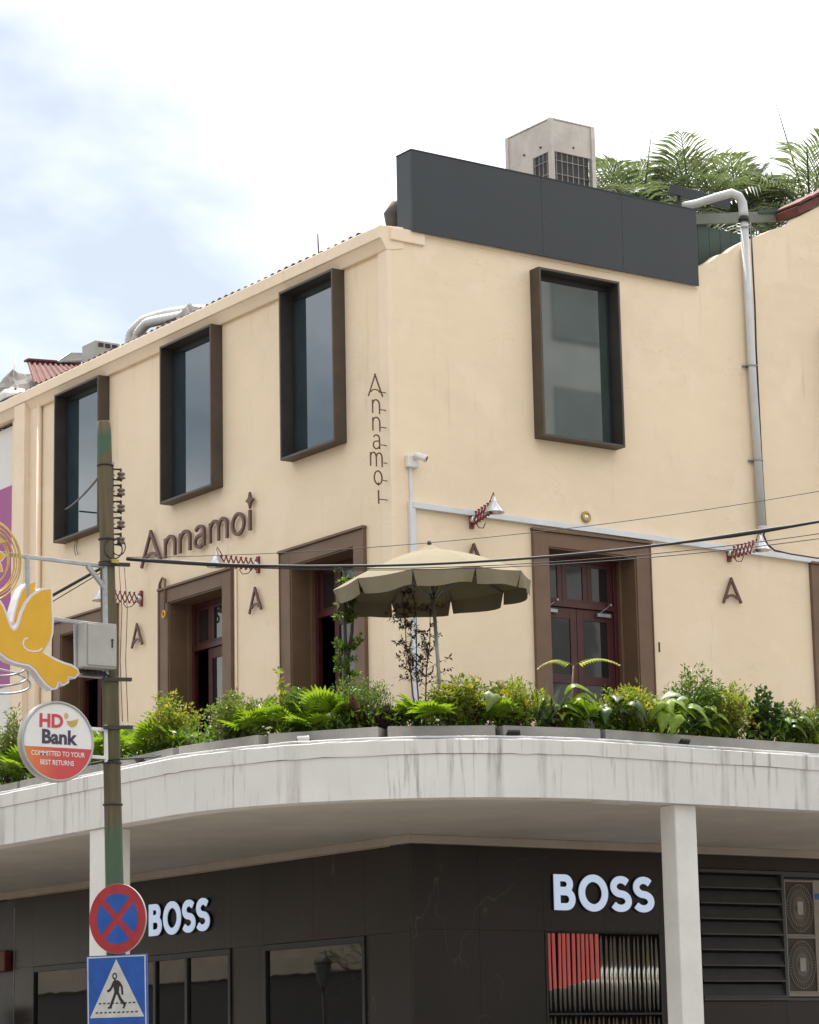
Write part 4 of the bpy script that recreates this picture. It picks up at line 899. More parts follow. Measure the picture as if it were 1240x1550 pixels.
text_obj('lettering', 'HD', .175, 'text_red', HB, fo(-.075,.135), (1,0,0), (0,0,1), .006, .004, 1.0)
text_obj('lettering', 'Bank', .185, 'text_plum', HB, fo(.005,-.02), (1,0,0), (0,0,1), .006, .004, 1.0)
text_obj('lettering', 'COMMITTED TO YOUR', .066, 'sign_white', HB, fo(.0,-.14,.0495), (1,0,0), (0,0,1), .0004, .004, .82)
text_obj('lettering', 'BEST RETURNS', .066, 'sign_white', HB, fo(-.01,-.225,.0495), (1,0,0), (0,0,1), .0004, .004, .82)
mb = MB(); mb.prism([(.09,.20)]+arc(.15,.215,.06,.07,195,350,8)+[(.215,.227),(.145,.205)], fo(0,0,.0475), (1,0,0), (0,0,1), (0,-1,0), .003); mb.prism(arc(.085,.25,.022,.028,0,330,10), fo(0,0,.0475), (1,0,0), (0,0,1), (0,-1,0), .003); mb.build('emblem', 'gold', HB)
mb = MB()
for z in (4.915, 4.645): mb.bar((-9.45,-8.40,z),(-9.20,-8.40,z),.03,.03)
mb.bar((-9.215,-8.40,4.60),(-9.22,-8.40,4.96),.04,.04); mb.build('mount', 'sign_white', HB, bevel=.003)
# yellow bird decoration
BODY = [(0.134, 0.525), (0.041, 0.506), (-0.058, 0.441), (-0.119, 0.359), (-0.163, 0.265), (-0.185, 0.18), (-0.215, 0.111), (-0.253, 0.088), (-0.291, 0.116), (-0.322, 0.183), (-0.346, 0.25), (-0.377, 0.317), (-0.43, 0.382), (-0.521, 0.43), (-0.627, 0.435), (-0.745, 0.384), (-0.848, 0.293), (-0.907, 0.274), (-0.847, 0.224), (-0.771, 0.147), (-0.666, 0.032), (-0.545, -0.055), (-0.394, -0.12), (-0.303, -0.176), (-0.196, -0.203), (-0.082, -0.216), (-0.021, -0.253), (0.033, -0.319), (0.095, -0.384), (0.165, -0.428), (0.196, -0.419), (0.218, -0.355), (0.28, -0.379), (0.319, -0.356), (0.323, -0.299), (0.396, -0.302), (0.432, -0.267), (0.419, -0.237), (0.357, -0.206), (0.279, -0.191), (0.186, -0.162), (0.109, -0.126), (0.047, -0.095), (0.077, -0.051), (0.123, 0.022), (0.145, 0.107), (0.149, 0.22), (0.138, 0.359)]
BACK = [(-0.002, 0.587), (-0.074, 0.559), (-0.128, 0.506), (-0.172, 0.404), (-0.205, 0.29), (-0.228, 0.19), (-0.216, 0.177), (-0.171, 0.278), (-0.111, 0.388), (-0.058, 0.462), (-0.017, 0.494)]
SW = [(-0.108, 0.032), (-0.146, 0.016), (-0.16, -0.02), (-0.145, -0.061), (-0.106, -0.086), (-0.053, -0.094), (0.008, -0.084), (0.046, -0.054)]
def grow(pts, d):
    n = len(pts); ar = sum(pts[i][0]*pts[(i+1) % n][1]-pts[(i+1) % n][0]*pts[i][1] for i in range(n)); s = 1 if ar > 0 else -1; o = []
    for i in range(n):
        a, c = pts[i-1], pts[(i+1) % n]; dx, dy = c[0]-a[0], c[1]-a[1]; L = sqrt(dx*dx+dy*dy) or 1; o.append((pts[i][0]+s*dy/L*d, pts[i][1]-s*dx/L*d))
    return o
BD = thing('bird_sign', 'large yellow bird light decoration edged in white left of the pole', 'decoration', (-10,-8.47,5.7)); bo = Vector((-10,-8.47,5.7))
MB().prism(grow(BODY, .022), bo+Vector((0,.12,0)), (1,0,0), (0,0,1), (0,-1,0), .12).build('body_shell', 'bird_white', BD)
MB().prism(grow(BACK, .022), bo+Vector((0,.20,0)), (1,0,0), (0,0,1), (0,-1,0), .15).build('rear_wing_shell', 'bird_white', BD)
MB().prism(grow(BACK, .002), bo+Vector((0,.049,0)), (1,0,0), (0,0,1), (0,-1,0), .004).build('rear_wing_face', 'bird_yellow', BD)
fc = MB().prism(BODY, bo+Vector((0,-.001,0)), (1,0,0), (0,0,1), (0,-1,0), .005).build('body_face', 'bird_yellow', BD)
MB().stroke(SW, .014, bo+Vector((0,-.006,0)), (1,0,0), (0,0,1), (0,-1,0), .004).build('wing_swirl', 'bird_white', fc)
GR = thing('gold_rings', 'gold concentric ring decoration with petals at the left border', 'decoration', (-10.55,-8.47,6.45))
for i, (ru, rv, dx, dz) in enumerate(((.37,.40,0,0),(.345,.37,.003,.012),(.315,.34,.0,.0),(.29,.32,.008,-.01),(.25,.27,-.01,.02),(.22,.25,0,0))):
    mb = MB(); mb.ring((-10.555+dx,-8.47-.012*(i % 3),6.45+dz), (1,0,0), (.0,0,1), ru, rv, .008, 48, 6); mb.build('ring', 'gold', GR)
for i in range(8):
    a = 2*pi*i/8+.2; c_ = Vector((-10.56,-8.50,6.46)); u_ = Vector((cos(a),0,sin(a))); v_ = Vector((-sin(a),0,cos(a))); shp = [(.03,0),(.09,-.045),(.15,-.04),(.20,0),(.15,.04),(.09,.045)]
    pt = MB().prism(grow(shp, .012), c_+Vector((0,.03,0)), u_, v_, (0,-1,0), .03).build('petal_shell', 'bird_white', GR); MB().prism(shp, c_+Vector((0,-.001,0)), u_, v_, (0,-1,0), .004).build('petal_face', 'bird_yellow', pt)
mb = MB(); mb.prism([(r_*cos(a), r_*sin(a)) for r_, a in [((.14 if k_ % 2 == 0 else .05), pi/2+k_*pi/4) for k_ in range(8)]], (-10.50,-8.52,6.63), (1,0,0), (0,0,1), (0,-1,0), .02); mb.build('star', 'gold', GR)
SR = thing('silver_rings', 'curved silver tubes below the yellow bird', 'decoration', (-10.3,-8.4,5.4))
for i, (cx_, cz_, ru, rv) in enumerate(((-10.42,5.50,.40,.13),(-10.40,5.42,.42,.14),(-10.40,5.33,.46,.12))):
    mb = MB(); mb.ring((cx_,-8.34+.03*i,cz_), (1,.15,0), (0,0,1), ru, rv, .010, 44, 6); mb.build('tube', 'galvanised', SR)
# road signs
nv = (R0*-.5 + Vector((-F.x,-F.y,0)).normalized()*.866).normalized(); uv = Vector((-nv.y, nv.x, 0)); uv = uv if uv.dot(R0) > 0 else -uv; zv = Vector((0,0,1)); zv2 = (zv+uv*-.02).normalized()
sc_ = Vector((-9.15,-8.50,3.108)); NSg = thing('no_stopping_sign', 'round blue and red no stopping sign with a cross on the utility pole', 'road sign', sc_)
def disc(pts, d, th, nm, mt, par, o=sc_): return MB().prism(pts, o+nv*d, uv, zv2, nv, th).build(nm, mt, par)
circ = lambda r, n=56: [(r*cos(2*pi*i/n), r*sin(2*pi*i/n)) for i in range(n)]
disc(circ(.330), -.02, .02, 'backplate', 'sign_edge', NSg); disc(circ(.327), .0005, .002, 'red_field', 'road_red', NSg)
for k_ in range(4):
    a0 = radians(45+90*k_+8); a1 = radians(135+90*k_-8); w_ = .030; m_ = a0/2+a1/2
    pts = [(.042*cos(m_), .042*sin(m_))]+[(.238*cos(a0+(a1-a0)*i/14), .238*sin(a0+(a1-a0)*i/14)) for i in range(15)]
    disc(pts, .003, .0015, 'blue_field', 'road_blue', NSg)
mb = MB(); mb.bar(sc_-nv*.10-zv*.15, sc_-nv*.10+zv*.15, .04, .03); mb.bar(sc_-nv*.12, sc_-nv*.02, .05, .04); mb.build('bracket', 'galvanised', NSg)
pc = Vector((-9.108,-8.462,2.42)); PS = thing('pedestrian_crossing_sign', 'blue square pedestrian crossing sign with white triangle at the bottom edge', 'road sign', pc); hw = .35
disc([(-hw,-hw),(hw,-hw),(hw,hw),(-hw,hw)], .0, .02, 'backplate', 'road_blue', PS, pc+nv*.02)
def fr4(a, w_, d): 
    mb = MB()
    for p_ in ([(-a,-a),(a,-a),(a,-a+w_),(-a,-a+w_)], [(-a,a-w_),(a,a-w_),(a,a),(-a,a)], [(-a,-a+w_),(-a+w_,-a+w_),(-a+w_,a-w_),(-a,a-w_)], [(a-w_,-a+w_),(a,-a+w_),(a,a-w_),(a-w_,a-w_)]): mb.prism(p_, pc+nv*d, uv, zv2, nv, .0015)
    return mb
fr4(.340, .013, .0405).build('border', 'road_white', PS)
# symbol drawn in centimetre units about the triangle
disc([(-.315,-.232),(.315,-.232),(0,.31)], .0405, .0015, 'triangle', 'road_white', PS, pc)
def man(px_, py_): return ((px_-397)*.001516, (718-py_)*.001313+.31)
mb = MB(); o_ = pc+nv*.0425
def pl(pts, d=.0012): mb.prism([man(*p) for p in pts], o_, uv, zv2, nv, d)
def ln(pts, w_, d=.0012): mb.stroke([man(*p) for p in pts], w_, o_, uv, zv2, nv, d)
mb.stroke([(man(385,838)[0]+.022*cos(2*pi*i/20), man(385,838)[1]+.025*sin(2*pi*i/20)) for i in range(20)], .014, o_, uv, zv2, nv, .0010, True)
ln([(385,855),(387,875)], .021, .0009)
pl([(372,872),(405,866),(425,880),(430,910),(418,915),(415,968),(382,970),(378,930),(372,905)], .0012)
ln([(378,880),(362,915),(345,938),(326,945)], .024, .0014); ln([(420,885),(438,915),(442,972)], .022, .0015)
ln([(388,960),(370,1005),(352,1048),(350,1066)], .028, .0016); ln([(355,1060),(330,1062)], .018, .0018)
ln([(408,960),(425,1000),(450,1032),(462,1045)], .028, .0017); ln([(463,1040),(447,1068)], .018, .0019)
mb.build('walking_figure', 'ink_black', PS)
for yy, xa, xb, n_ in ((1030,268,528,9),(1095,242,545,10)):
    for i in range(n_):
        xx = xa+(xb-xa)*i/(n_-1); q0, q1 = man(xx-9,yy+5), man(xx+10,yy-5)
        MB().prism([(q0[0],q0[1]),(q1[0],q0[1]),(q1[0]+.003,q1[1]),(q0[0]+.003,q1[1])], o_-nv*.0005, uv, zv2, nv, .0011).build('dash', 'ink_black', PS)
mb = MB(); mb.bar(pc-nv*.10-zv*.3, pc-nv*.10+zv*.3, .04, .03); mb.bar(pc-nv*.12, pc+nv*.02, .05, .04); mb.build('bracket', 'galvanised', PS)

# ================================================================== overhead wires
def wire(label, p, q, sag, r, mat='black_rubber', n=30, bulge=None, g='overhead wires'):
    p, q = Vector(p), Vector(q); pts = [p.lerp(q, i/n)-Vector((0,0,sag*4*(i/n)*(1-i/n))) for i in range(n+1)]
    MB().tube(pts, [r*(1+(bulge or 0)*max(0, sin(i*.9)+sin(i*.37)-.6)) for i in range(n+1)], 8).build('overhead_wire', mat, label=label, cat='wire', group=g)
A_ = (-9.03,-8.45,6.60)
wire('thick black cable bundle crossing in front of the parasol', A_, (-4.3,-15.2,6.52), .30, .013, bulge=.55)
wire('thin upper wire rising to the right across both walls', (-9.03,-8.45,6.615), (-4.3,-15.2,6.78), .20, .0035)
wire('thin wire just above the thick cable over the parasol', (-9.03,-8.45,6.59), (-4.3,-15.2,6.37), .27, .0042)
wire('lowest thin wire below the thick cable over the parasol', (-9.03,-8.45,6.585), (-4.3,-15.2,6.31), .26, .0042)
wire('black cable drooping left from the pole to the leftmost upper window', (-9.19,-8.40,7.56), (-.12,9.90,11.35), .06, .014)
wire('thick dark cable sloping down left behind the bird sign', (-9.22,-8.40,6.53), (-13.0,1.0,3.7), .12, .016)
wire('thin wire below the thick cable behind the bird sign', (-9.22,-8.40,6.49), (-13.0,1.0,3.45), .15, .005)
mb = MB(); mb.tube([(-9.6,-8.0,4.50),(-9.3,-8.25,4.60),(pole_x(4.62)-.03,PY-.11,4.625),(pole_x(4.62)+.1,PY-.09,4.635),(-8.6,-8.2,4.70),(-7.6,-6.6,4.94),(-5.1,-2.0,5.56)], .010, 6); mb.build('lashed_cable', 'black_rubber', label='black cable tied to the pole below the bank sign', cat='wire')
# ================================================================== planters on the canopy edge
PLS = [((-4.67,4.36),(-4.67,2.58),'leftmost planter box behind the bank sign'), ((-4.67,2.48),(-4.67,.04),'planter box left of and behind the utility pole'), ((-4.67,-.08),(-4.67,-1.76),'slanting planter box just right of the utility pole'),
       ((-4.67,-1.90),(-4.40,-3.36),'planter box below the middle left doorway'), ((-4.34,-3.50),(-3.51,-4.65),'planter box left of the parasol with a white floodlight before it'), ((-3.42,-4.73),(-2.31,-5.39),'planter box straight below the parasol'),
       ((-2.22,-5.43),(-.92,-5.67),'planter box below the right-hand doorway'), ((-.84,-5.67),(3.4,-5.67),'longest planter box running out at the right border')]
for (ax_, ay_), (bx_, by_), lab in PLS:
    a, e = Vector((ax_, ay_, 0)), Vector((bx_, by_, 0)); d = (e-a).normalized(); nI = Vector((-d.y, d.x, 0)); L = (e-a).length; mid = (a+e)/2
    P_ = thing('planter_box', 'grey '+lab, 'planter', (mid.x, mid.y, 5.40), 'grey planters along the canopy edge'); wd = .42; c0 = mid+nI*wd/2
    mb = MB(); zc = 5.545; hz = .150
    mb.obox(mid+nI*.012+Vector((0,0,zc)), d*L/2, nI*.012, Vector((0,0,hz))); mb.obox(mid+nI*(wd-.012)+Vector((0,0,zc)), d*L/2, nI*.012, Vector((0,0,hz)))
    for s in (-1, 1): mb.obox(c0+d*s*(L/2-.012)+Vector((0,0,zc)), d*.012, nI*(wd/2-.0245), Vector((0,0,hz-.001)))
    mb.build('trough', 'planter_grey', P_, bevel=.006)
    MB().obox(c0+Vector((0,0,5.57)), d*(L/2-.03), nI*(wd/2-.03), Vector((0,0,.05))).build('soil_bed', 'soil', P_)

# ================================================================== plants
UPV = Vector((0,0,1))
def frond_blade(L, W, droop, up, n=7, fold=.25, cup=0):
    """arched strap leaf along +Y starting at the origin: verts, faces"""
    vs = []; fs = []
    for i in range(n+1):
        t = i/n; y = L*(t*cos(up)*(1-.15*droop*t)); z = L*(t*sin(up)-droop*t*t*.55); w = W*(sin(pi*(.08+.92*t)**.8)**.8)*.5 if i < n else .002
        vs += [(-w, y, z+fold*w), (0, y, z), (w, y, z+fold*w)]
    for i in range(n):
        k = 3*i; fs += [(k, k+1, k+4, k+3), (k+1, k+2, k+5, k+4)]
    return vs, fs
def fan_mesh(seed, mat):
    """pleated fan leaf on a stalk, along +Y"""
    r = random.Random(seed); mb = MB(); n = 17; st = .42; vs = []; fs = []
    base = Vector((0, st*.78, st*.62))
    mb.tube([(0,0,0),(0,st*.36,st*.36),tuple(base)], [.010,.008,.006], 5)
    for k in range(n):
        a = radians(-78+156*k/(n-1))*1.0; L = .50*(1-.22*abs(a)/1.5)*r.uniform(.9,1.05); dr = r.uniform(.2,.5)
        d = Vector((sin(a), cos(a)*.86, cos(a)*.42)); side = Vector((cos(a), -sin(a)*.86, 0)).normalized(); pts = []
        for i in range(5):
            t = i/4; p = base+d*(L*t)-UPV*(dr*.20*t*t*t); w = .040*(sin(pi*(.12+.86*t))**.9)*.95 if i < 4 else .002
            pts.append((p-side*w+UPV*.012*t, p-UPV*.014*sin(pi*t), p+side*w+UPV*.012*t))
        kk = len(vs)
        for q in pts: vs += [tuple(x) for x in q]
        for i in range(4): c = kk+3*i; fs += [(c, c+1, c+4, c+3), (c+1, c+2, c+5, c+4)]
    mb.add(vs, fs); return mb.mesh('leaf', mat)
def strap_mesh(L, W, droop, up, mat, fold=.3):
    mb = MB(); mb.add(*frond_blade(L, W, droop, up, fold=fold), True); return mb.mesh('leaf', mat)
def ovate_mesh(mat, L=.30, W=.20, stalk=.22):
    mb = MB(); mb.tube([(0,0,0),(0,stalk*.35,stalk*.8),(0,stalk*.8,stalk*1.1)], [.007,.006,.004], 5); vs = []; fs = []; n = 7
    prof = [.0,.62,.95,1.0,.86,.60,.30,.0]
    for i in range(n+1):
        t = i/n; y = stalk*.7+L*t*.9; z = stalk*1.1+.10*sin(pi*t*.8)-.16*t*t*1.3; w = W*.5*prof[i]+.001
        vs += [(-w, y, z-.03*w/W), (-w*.5, y+.004, z+.018), (0, y, z), (w*.5, y+.004, z+.018), (w, y, z-.03*w/W)]
    for i in range(n):
        for j in range(4): k = 5*i+j; fs.append((k, k+1, k+6, k+5))
    mb.add(vs, fs, True); return mb.mesh('leaf', mat)
def leaf_card(vs, fs, p, d, nrm, L, W):
    s = d.cross(nrm).normalized()*W*.5; k = len(vs); mid = p+d*L*.45+nrm*W*.10
    vs += [tuple(p), tuple(mid+s), tuple(p+d*L), tuple(mid-s), tuple(p+d*L*.5-nrm*W*.08)]; fs += [(k, k+1, k+4), (k+1, k+2, k+4), (k+2, k+3, k+4), (k+3, k, k+4)]
def rv(r): 
    while True:
        v = Vector((r.uniform(-1,1), r.uniform(-1,1), r.uniform(-1,1)))
        if .1 < v.length < 1: return v.normalized()
def twig_foliage(r, base, H, W, nst, per, L, Wl, spread=.6, low=.15):
    """branching twigs with leaves in the whole volume; returns stem builder and leaf verts/faces relative to base"""
    st = MB(); vs = []; fs = []
    for i in range(nst):
        a = r.uniform(0, 2*pi); rad = sqrt(r.random())*W*.5; h = H*r.uniform(.62,1.0)*(1-.35*(rad/(W*.5))**2)
        p0 = Vector((cos(a)*rad*.3, sin(a)*rad*.3, 0)); p2 = Vector((cos(a)*rad+r.uniform(-.05,.05)*W, sin(a)*rad+r.uniform(-.05,.05)*W, h)); p1 = (p0+p2)/2+Vector((r.uniform(-.08,.08)*W, r.uniform(-.08,.08)*W, h*.06))
        pts = [p0*(1-t)**2+p1*2*t*(1-t)+p2*t*t for t in [k/5 for k in range(6)]]; st.tube([base+q for q in pts], [.006,.005,.004,.003,.002,.001], 4, False)
        for k in range(per):
            t = low+(1-low)*r.random()**.8; p = p0*(1-t)**2+p1*2*t*(1-t)+p2*t*t; dd = rv(r); dd.z = abs(dd.z)*.7+.1; dd.normalize(); p = p+dd*r.uniform(0, .07)*W*spread*2
            nr = (UPV*.8+rv(r)*.8); nr = (nr-dd*nr.dot(dd)); nr = nr.normalized() if nr.length > .05 else dd.orthogonal().normalized()
            leaf_card(vs, fs, p, dd, nr, L*r.uniform(.65,1.25), Wl*r.uniform(.7,1.2))
    return st, vs, fs
LM = {}
def lm(key, fn):
    if key not in LM: LM[key] = fn()
    return LM[key]
def place_leaf(t_, me, a, tilt, s, z=0.0, roll=0.0, r0=0.0):
    o = inst('leaf', me, t_, (-sin(a)*r0, cos(a)*r0, z), None, s); o.rotation_euler = Matrix.Rotation(a, 4, 'Z').to_3x3().to_4x4() .__matmul__(Matrix.Rotation(tilt, 4, 'X')).__matmul__(Matrix.Rotation(roll, 4, 'Y')).to_euler()
def p_fan(loc, H, W, seed, label, mat='leaf_bright', n=11):
    r = random.Random(seed); t_ = thing('fan_palm', label, 'plant', loc, 'potted plants on the canopy edge')
    for i in range(n):
        a = 2*pi*i/n+r.uniform(-.3,.3); up = r.uniform(-.15,.75); s = H/.60*r.uniform(.55,.95)
        place_leaf(t_, lm(('fan', mat, r.randint(0,2)), lambda: fan_mesh(r.randint(0,99), mat)), a, up, (s*.95, s*.85, s), 0, r.uniform(-.25,.25))
    return t_
def p_strap(loc, H, W, seed, label, mat, n=26, L=.55, wd=.06, name='strap_leaf_plant', stem=True):
    r = random.Random(seed); t_ = thing(name, label, 'plant', loc, 'potted plants on the canopy edge')
    if stem: MB().tube([Vector(loc), Vector(loc)+Vector((.01,0,H*.5))], [.018,.012], 6).build('stem', 'bark_dark', t_)
    for i in range(n):
        a = r.uniform(0, 2*pi); z = H*.45*r.random() if stem else 0; k = r.randint(0,2)
        me = lm(('strap', mat, k, L, wd), lambda: strap_mesh(L, wd, [.45,.8,.25][k], [.9,1.05,1.2][k], mat)); s = H/(L*.9)*r.uniform(.55,.85)*(1.15 if not stem else .8)
        place_leaf(t_, me, a, r.uniform(-.25,.25), s, z, r.uniform(-.3,.3), .02)
    return t_
def p_broad(loc, H, W, seed, label, mat, n=15, name='broadleaf_plant'):
    r = random.Random(seed); t_ = thing(name, label, 'plant', loc, 'potted plants on the canopy edge'); me = lm(('ov', mat), lambda: ovate_mesh(mat))
    for i in range(n):
        a = r.uniform(0, 2*pi); s = H/.42*r.uniform(.45,1.0); place_leaf(t_, me, a, r.uniform(-.3,.5), s, H*.25*r.random(), r.uniform(-.4,.4), .03)
    return t_
def p_shrub(loc, H, W, seed, label, mat, nst=34, per=34, L=.055, Wl=.024, name='leafy_shrub', low=.15, stem='bark_dark'):
    r = random.Random(seed); t_ = thing(name, label, 'plant', loc, 'potted plants on the canopy edge'); b_ = Vector(loc)
    st, vs, fs = twig_foliage(r, b_, H, W, nst, per, L, Wl, .6, low); st.build('stems', stem, t_)
    mb = MB(); mb.add([tuple(Vector(v)+b_) for v in vs], fs); mb.build('foliage', mat, t_, kind='stuff'); return t_
ZB = 5.62
RM = 'leaf_mid'; YE = 'leaf_yellow'; OL = 'leaf_olive'; DK = 'leaf_dark'
SP = [  # x, y, kind, height, width, material, label
(-4.45,3.37,'s',1.25,.60,OL,'tall sparse shrub at the left border behind the bank sign'),
(-4.42,3.05,'f',.66,.56,'leaf_bright','bright fan palm at the left border beside the bank sign'),
(-4.45,2.2,'s',.8,.7,RM,'green shrub hidden behind the bank sign'),
(-4.45,.62,'f',.62,.48,'leaf_bright','bright fan palm between the bank sign and the pole'),
(-4.45,-.31,'f',.52,.50,'leaf_bright','bright fan palm touching the right side of the pole'),
(-4.48,-.83,'f',.54,.52,'leaf_bright','bright fan palm in front of the yellow-tipped shrub'),
(-4.40,-1.05,'s',.87,.72,YE,'yellow-tipped shrub at the left edge of the middle doorway'),
(-4.48,-1.38,'f',.46,.46,'leaf_bright','low fan palm at the right end of the slanting planter'),
(-4.46,-1.90,'g',.46,.5,'leaf_silver','pale drooping strap-leaf plant over the planter joint'),
(-4.33,-2.60,'s',.66,.80,OL,'dense dark shrub across the middle doorway'),
(-4.27,-3.06,'f',.54,.53,'leaf_bright','bright fan palm right of the dense dark shrub'),
(-4.14,-3.39,'f',.46,.48,'leaf_bright','bright fan palm below the climbing sapling'),
(-3.98,-3.36,'t',1.12,.42,'leaf_yellow','slender climbing sapling left of the third doorway'),
(-3.92,-3.55,'s',.66,.58,RM,'small reddish shrub at the foot of the third doorway'),
(-4.00,-3.72,'f',.42,.52,'leaf_bright','low fan palm above the white floodlight'),
(-3.80,-3.98,'f',.57,.58,'leaf_bright','broad bright fan palm under the left tip of the parasol'),
(-3.50,-4.18,'s',.84,.74,RM,'round feathery green shrub left of the building corner'),
(-3.60,-4.33,'c',.50,.52,'leaf_croton','croton with a yellow heart below the feathery shrub'),
(-3.74,-4.12,'g',.38,.48,DK,'dark grassy plant left of the croton'),
(-3.33,-4.55,'s',.34,.42,'leaf_brown','brown trailing plant in the gap between two planters'),
(-3.19,-4.66,'f',.40,.52,'leaf_bright','low fan palm at the left end of the parasol planter'),
(-3.24,-4.52,'g',.60,.72,'leaf_silver','pale arching grass by the building corner'),
(-2.85,-4.92,'f',.57,.58,'leaf_bright','upright bright fan palm at the foot of the parasol pole'),
(-3.02,-4.80,'g',.40,.34,DK,'dark tuft of grass left of the parasol pole'),
(-2.52,-5.02,'s',.72,.74,YE,'yellow-green shrub right of the parasol pole'),
(-2.36,-5.17,'c',.50,.48,'leaf_wine','wine-brown cordyline right of the parasol pole'),
(-2.11,-5.28,'f',.46,.46,'leaf_bright','fan palm above the dark floodlight'),
(-1.88,-5.26,'s',.68,.78,YE,'yellow-green shrub left of the right-hand doorway'),
(-2.18,-5.16,'p',.74,.34,'leaf_olive','paddle-leaved plant rising above the yellow-green shrub'),
(-1.49,-5.35,'g',.80,.40,'leaf_blue','blue-green grass at the left edge of the right-hand doorway'),
(-1.36,-5.45,'c',.54,.48,'leaf_wine','dark wine croton in front of the right-hand doorway'),
(-1.28,-5.42,'b',.52,.36,'leaf_bright','bright broadleaf tuft on top of the wine croton'),
(-.98,-5.48,'f',.44,.58,'leaf_bright','broad fan palm in front of the right-hand doorway'),
(-1.12,-5.36,'y',1.06,.8,'leaf_yellow','tree fern with two drooping yellow fronds before the right-hand doorway'),
(-.53,-5.48,'b',.56,.57,DK,'glossy dark broadleaf plant at the right door jamb'),
(-.17,-5.40,'s',.70,.96,YE,'wide yellow-green shrub right of the right-hand doorway'),
(.32,-5.48,'b',.58,.50,'leaf_bright','bright broadleaf plant left of the silvery leaf'),
(.60,-5.50,'e',.66,.42,'leaf_silver','silvery big-leaved plant in the long planter'),
(1.00,-5.36,'s',1.04,.78,RM,'tallest shrub in the long planter below the letter A'),
(1.42,-5.40,'s',.86,.76,YE,'yellow-green shrub right of the tallest shrub'),
(.97,-5.53,'b',.40,.67,'leaf_bright','low broadleaf plant at the foot of the tallest shrub'),
(1.83,-5.47,'c',.50,.38,'leaf_wine','wine-red cordyline left of the dark vine mound'),
(2.07,-5.42,'v',.78,.46,DK,'dark green vine mound in the long planter'),
(2.35,-5.50,'b',.44,.60,RM,'mixed low broadleaf plant right of the vine mound'),
(2.72,-5.42,'s',.70,.64,OL,'olive shrub at the right border'),
(2.90,-5.52,'b',.42,.52,'leaf_bright','bright low broadleaf plant at the right border'),
]
for i, (x, y, k, H, W, mt, lab) in enumerate(SP):
    L_ = (x+(.09 if x < -3 else 0), y+(.09 if x > -4 else 0), ZB+.04); W *= 1.06
    if k == 'f': p_fan(L_, H, W, 100+i, lab, mt)
    elif k == 's':
        fine = 'feathery' in lab
        p_shrub(L_, H, W, 200+i, lab, mt, nst=int(48*W/.7)+10, per=56 if fine else 42, L=.048 if fine else .066, Wl=.015 if fine else .029)
    elif k == 't': p_shrub(L_, H, W, 300+i, lab, mt, nst=5, per=26, L=.07, Wl=.045, name='climbing_sapling', low=.45)
    elif k == 'g': p_strap(L_, H, W, 400+i, lab, mt, 34, .60, .022, 'arching_grass', False)
    elif k == 'c': p_strap(L_, H, W, 500+i, lab, mt, 26, .42, .075, 'croton')
    elif k == 'b': p_broad(L_, H, W, 600+i, lab, mt, 22)
    elif k == 'e': p_broad(L_, H, W, 700+i, lab, mt, 7, 'big_leaf_plant')
    elif k == 'p': p_broad(L_, H*.9, W, 800+i, lab, mt, 9, 'paddle_leaf_plant')
    elif k == 'v': p_shrub(L_, H, W, 900+i, lab, mt, 30, 30, .075, .06, 'vine_mound')
    elif k == 'y':
        t_ = thing('tree_fern', lab, 'plant', L_, 'potted plants on the canopy edge'); b_ = Vector(L_); MB().tube([b_, b_+Vector((.08,-.01,.45)), b_+Vector((.13,0,.86))], [.02,.014,.012], 8).build('trunk', 'surround_brown', t_)
        for s, Ln in ((1,.55),(-1,.42)):
            c0 = b_+Vector((.13,0,.86)); vs = []; fs = []; mb = MB(); rp_ = []
            for j in range(17):
                t = j/16; p = c0+RR*(s*Ln*t)+UPV*(.32*t-.34*t*t+(.04 if s > 0 else 0)*t); rp_.append(p)
            mb.tube(rp_, .005, 4)
            for j in range(2, 17):
                for q in (-1, 1):
                    d = (Vector((-F.x,-F.y,0))*q*.8+RR*s*.5-UPV*.35).normalized(); leaf_card(vs, fs, rp_[j], d, UPV, .13*(1-.55*j/16), .035)
            mb.add(vs, fs); mb.build('frond', mt, t_)
# low greenery filling the beds
r = random.Random(77); vs = []; fs = []
for (ax_, ay_), (bx_, by_), lab in PLS:
    a, e = Vector((ax_, ay_, ZB)), Vector((bx_, by_, ZB)); d = (e-a).normalized(); nI = Vector((-d.y, d.x, 0)); L = (e-a).length
    for i in range(int(L*300)):
        p = a+d*r.uniform(.05, L-.05)+nI*r.uniform(.10,.40); hh = .03+r.random()**1.6*.27; dd = rv(r); dd.z = abs(dd.z)+.2; dd.normalize(); nr = UPV+rv(r)*.7; nr = (nr-dd*nr.dot(dd)).normalized(); leaf_card(vs, fs, p+UPV*hh, dd, nr, r.uniform(.06,.13), r.uniform(.025,.055))
MB().add(vs, fs).build('bed_greenery', 'leaf_mid', kind='stuff', label='low dark ground cover filling the planter beds', cat='ground cover')
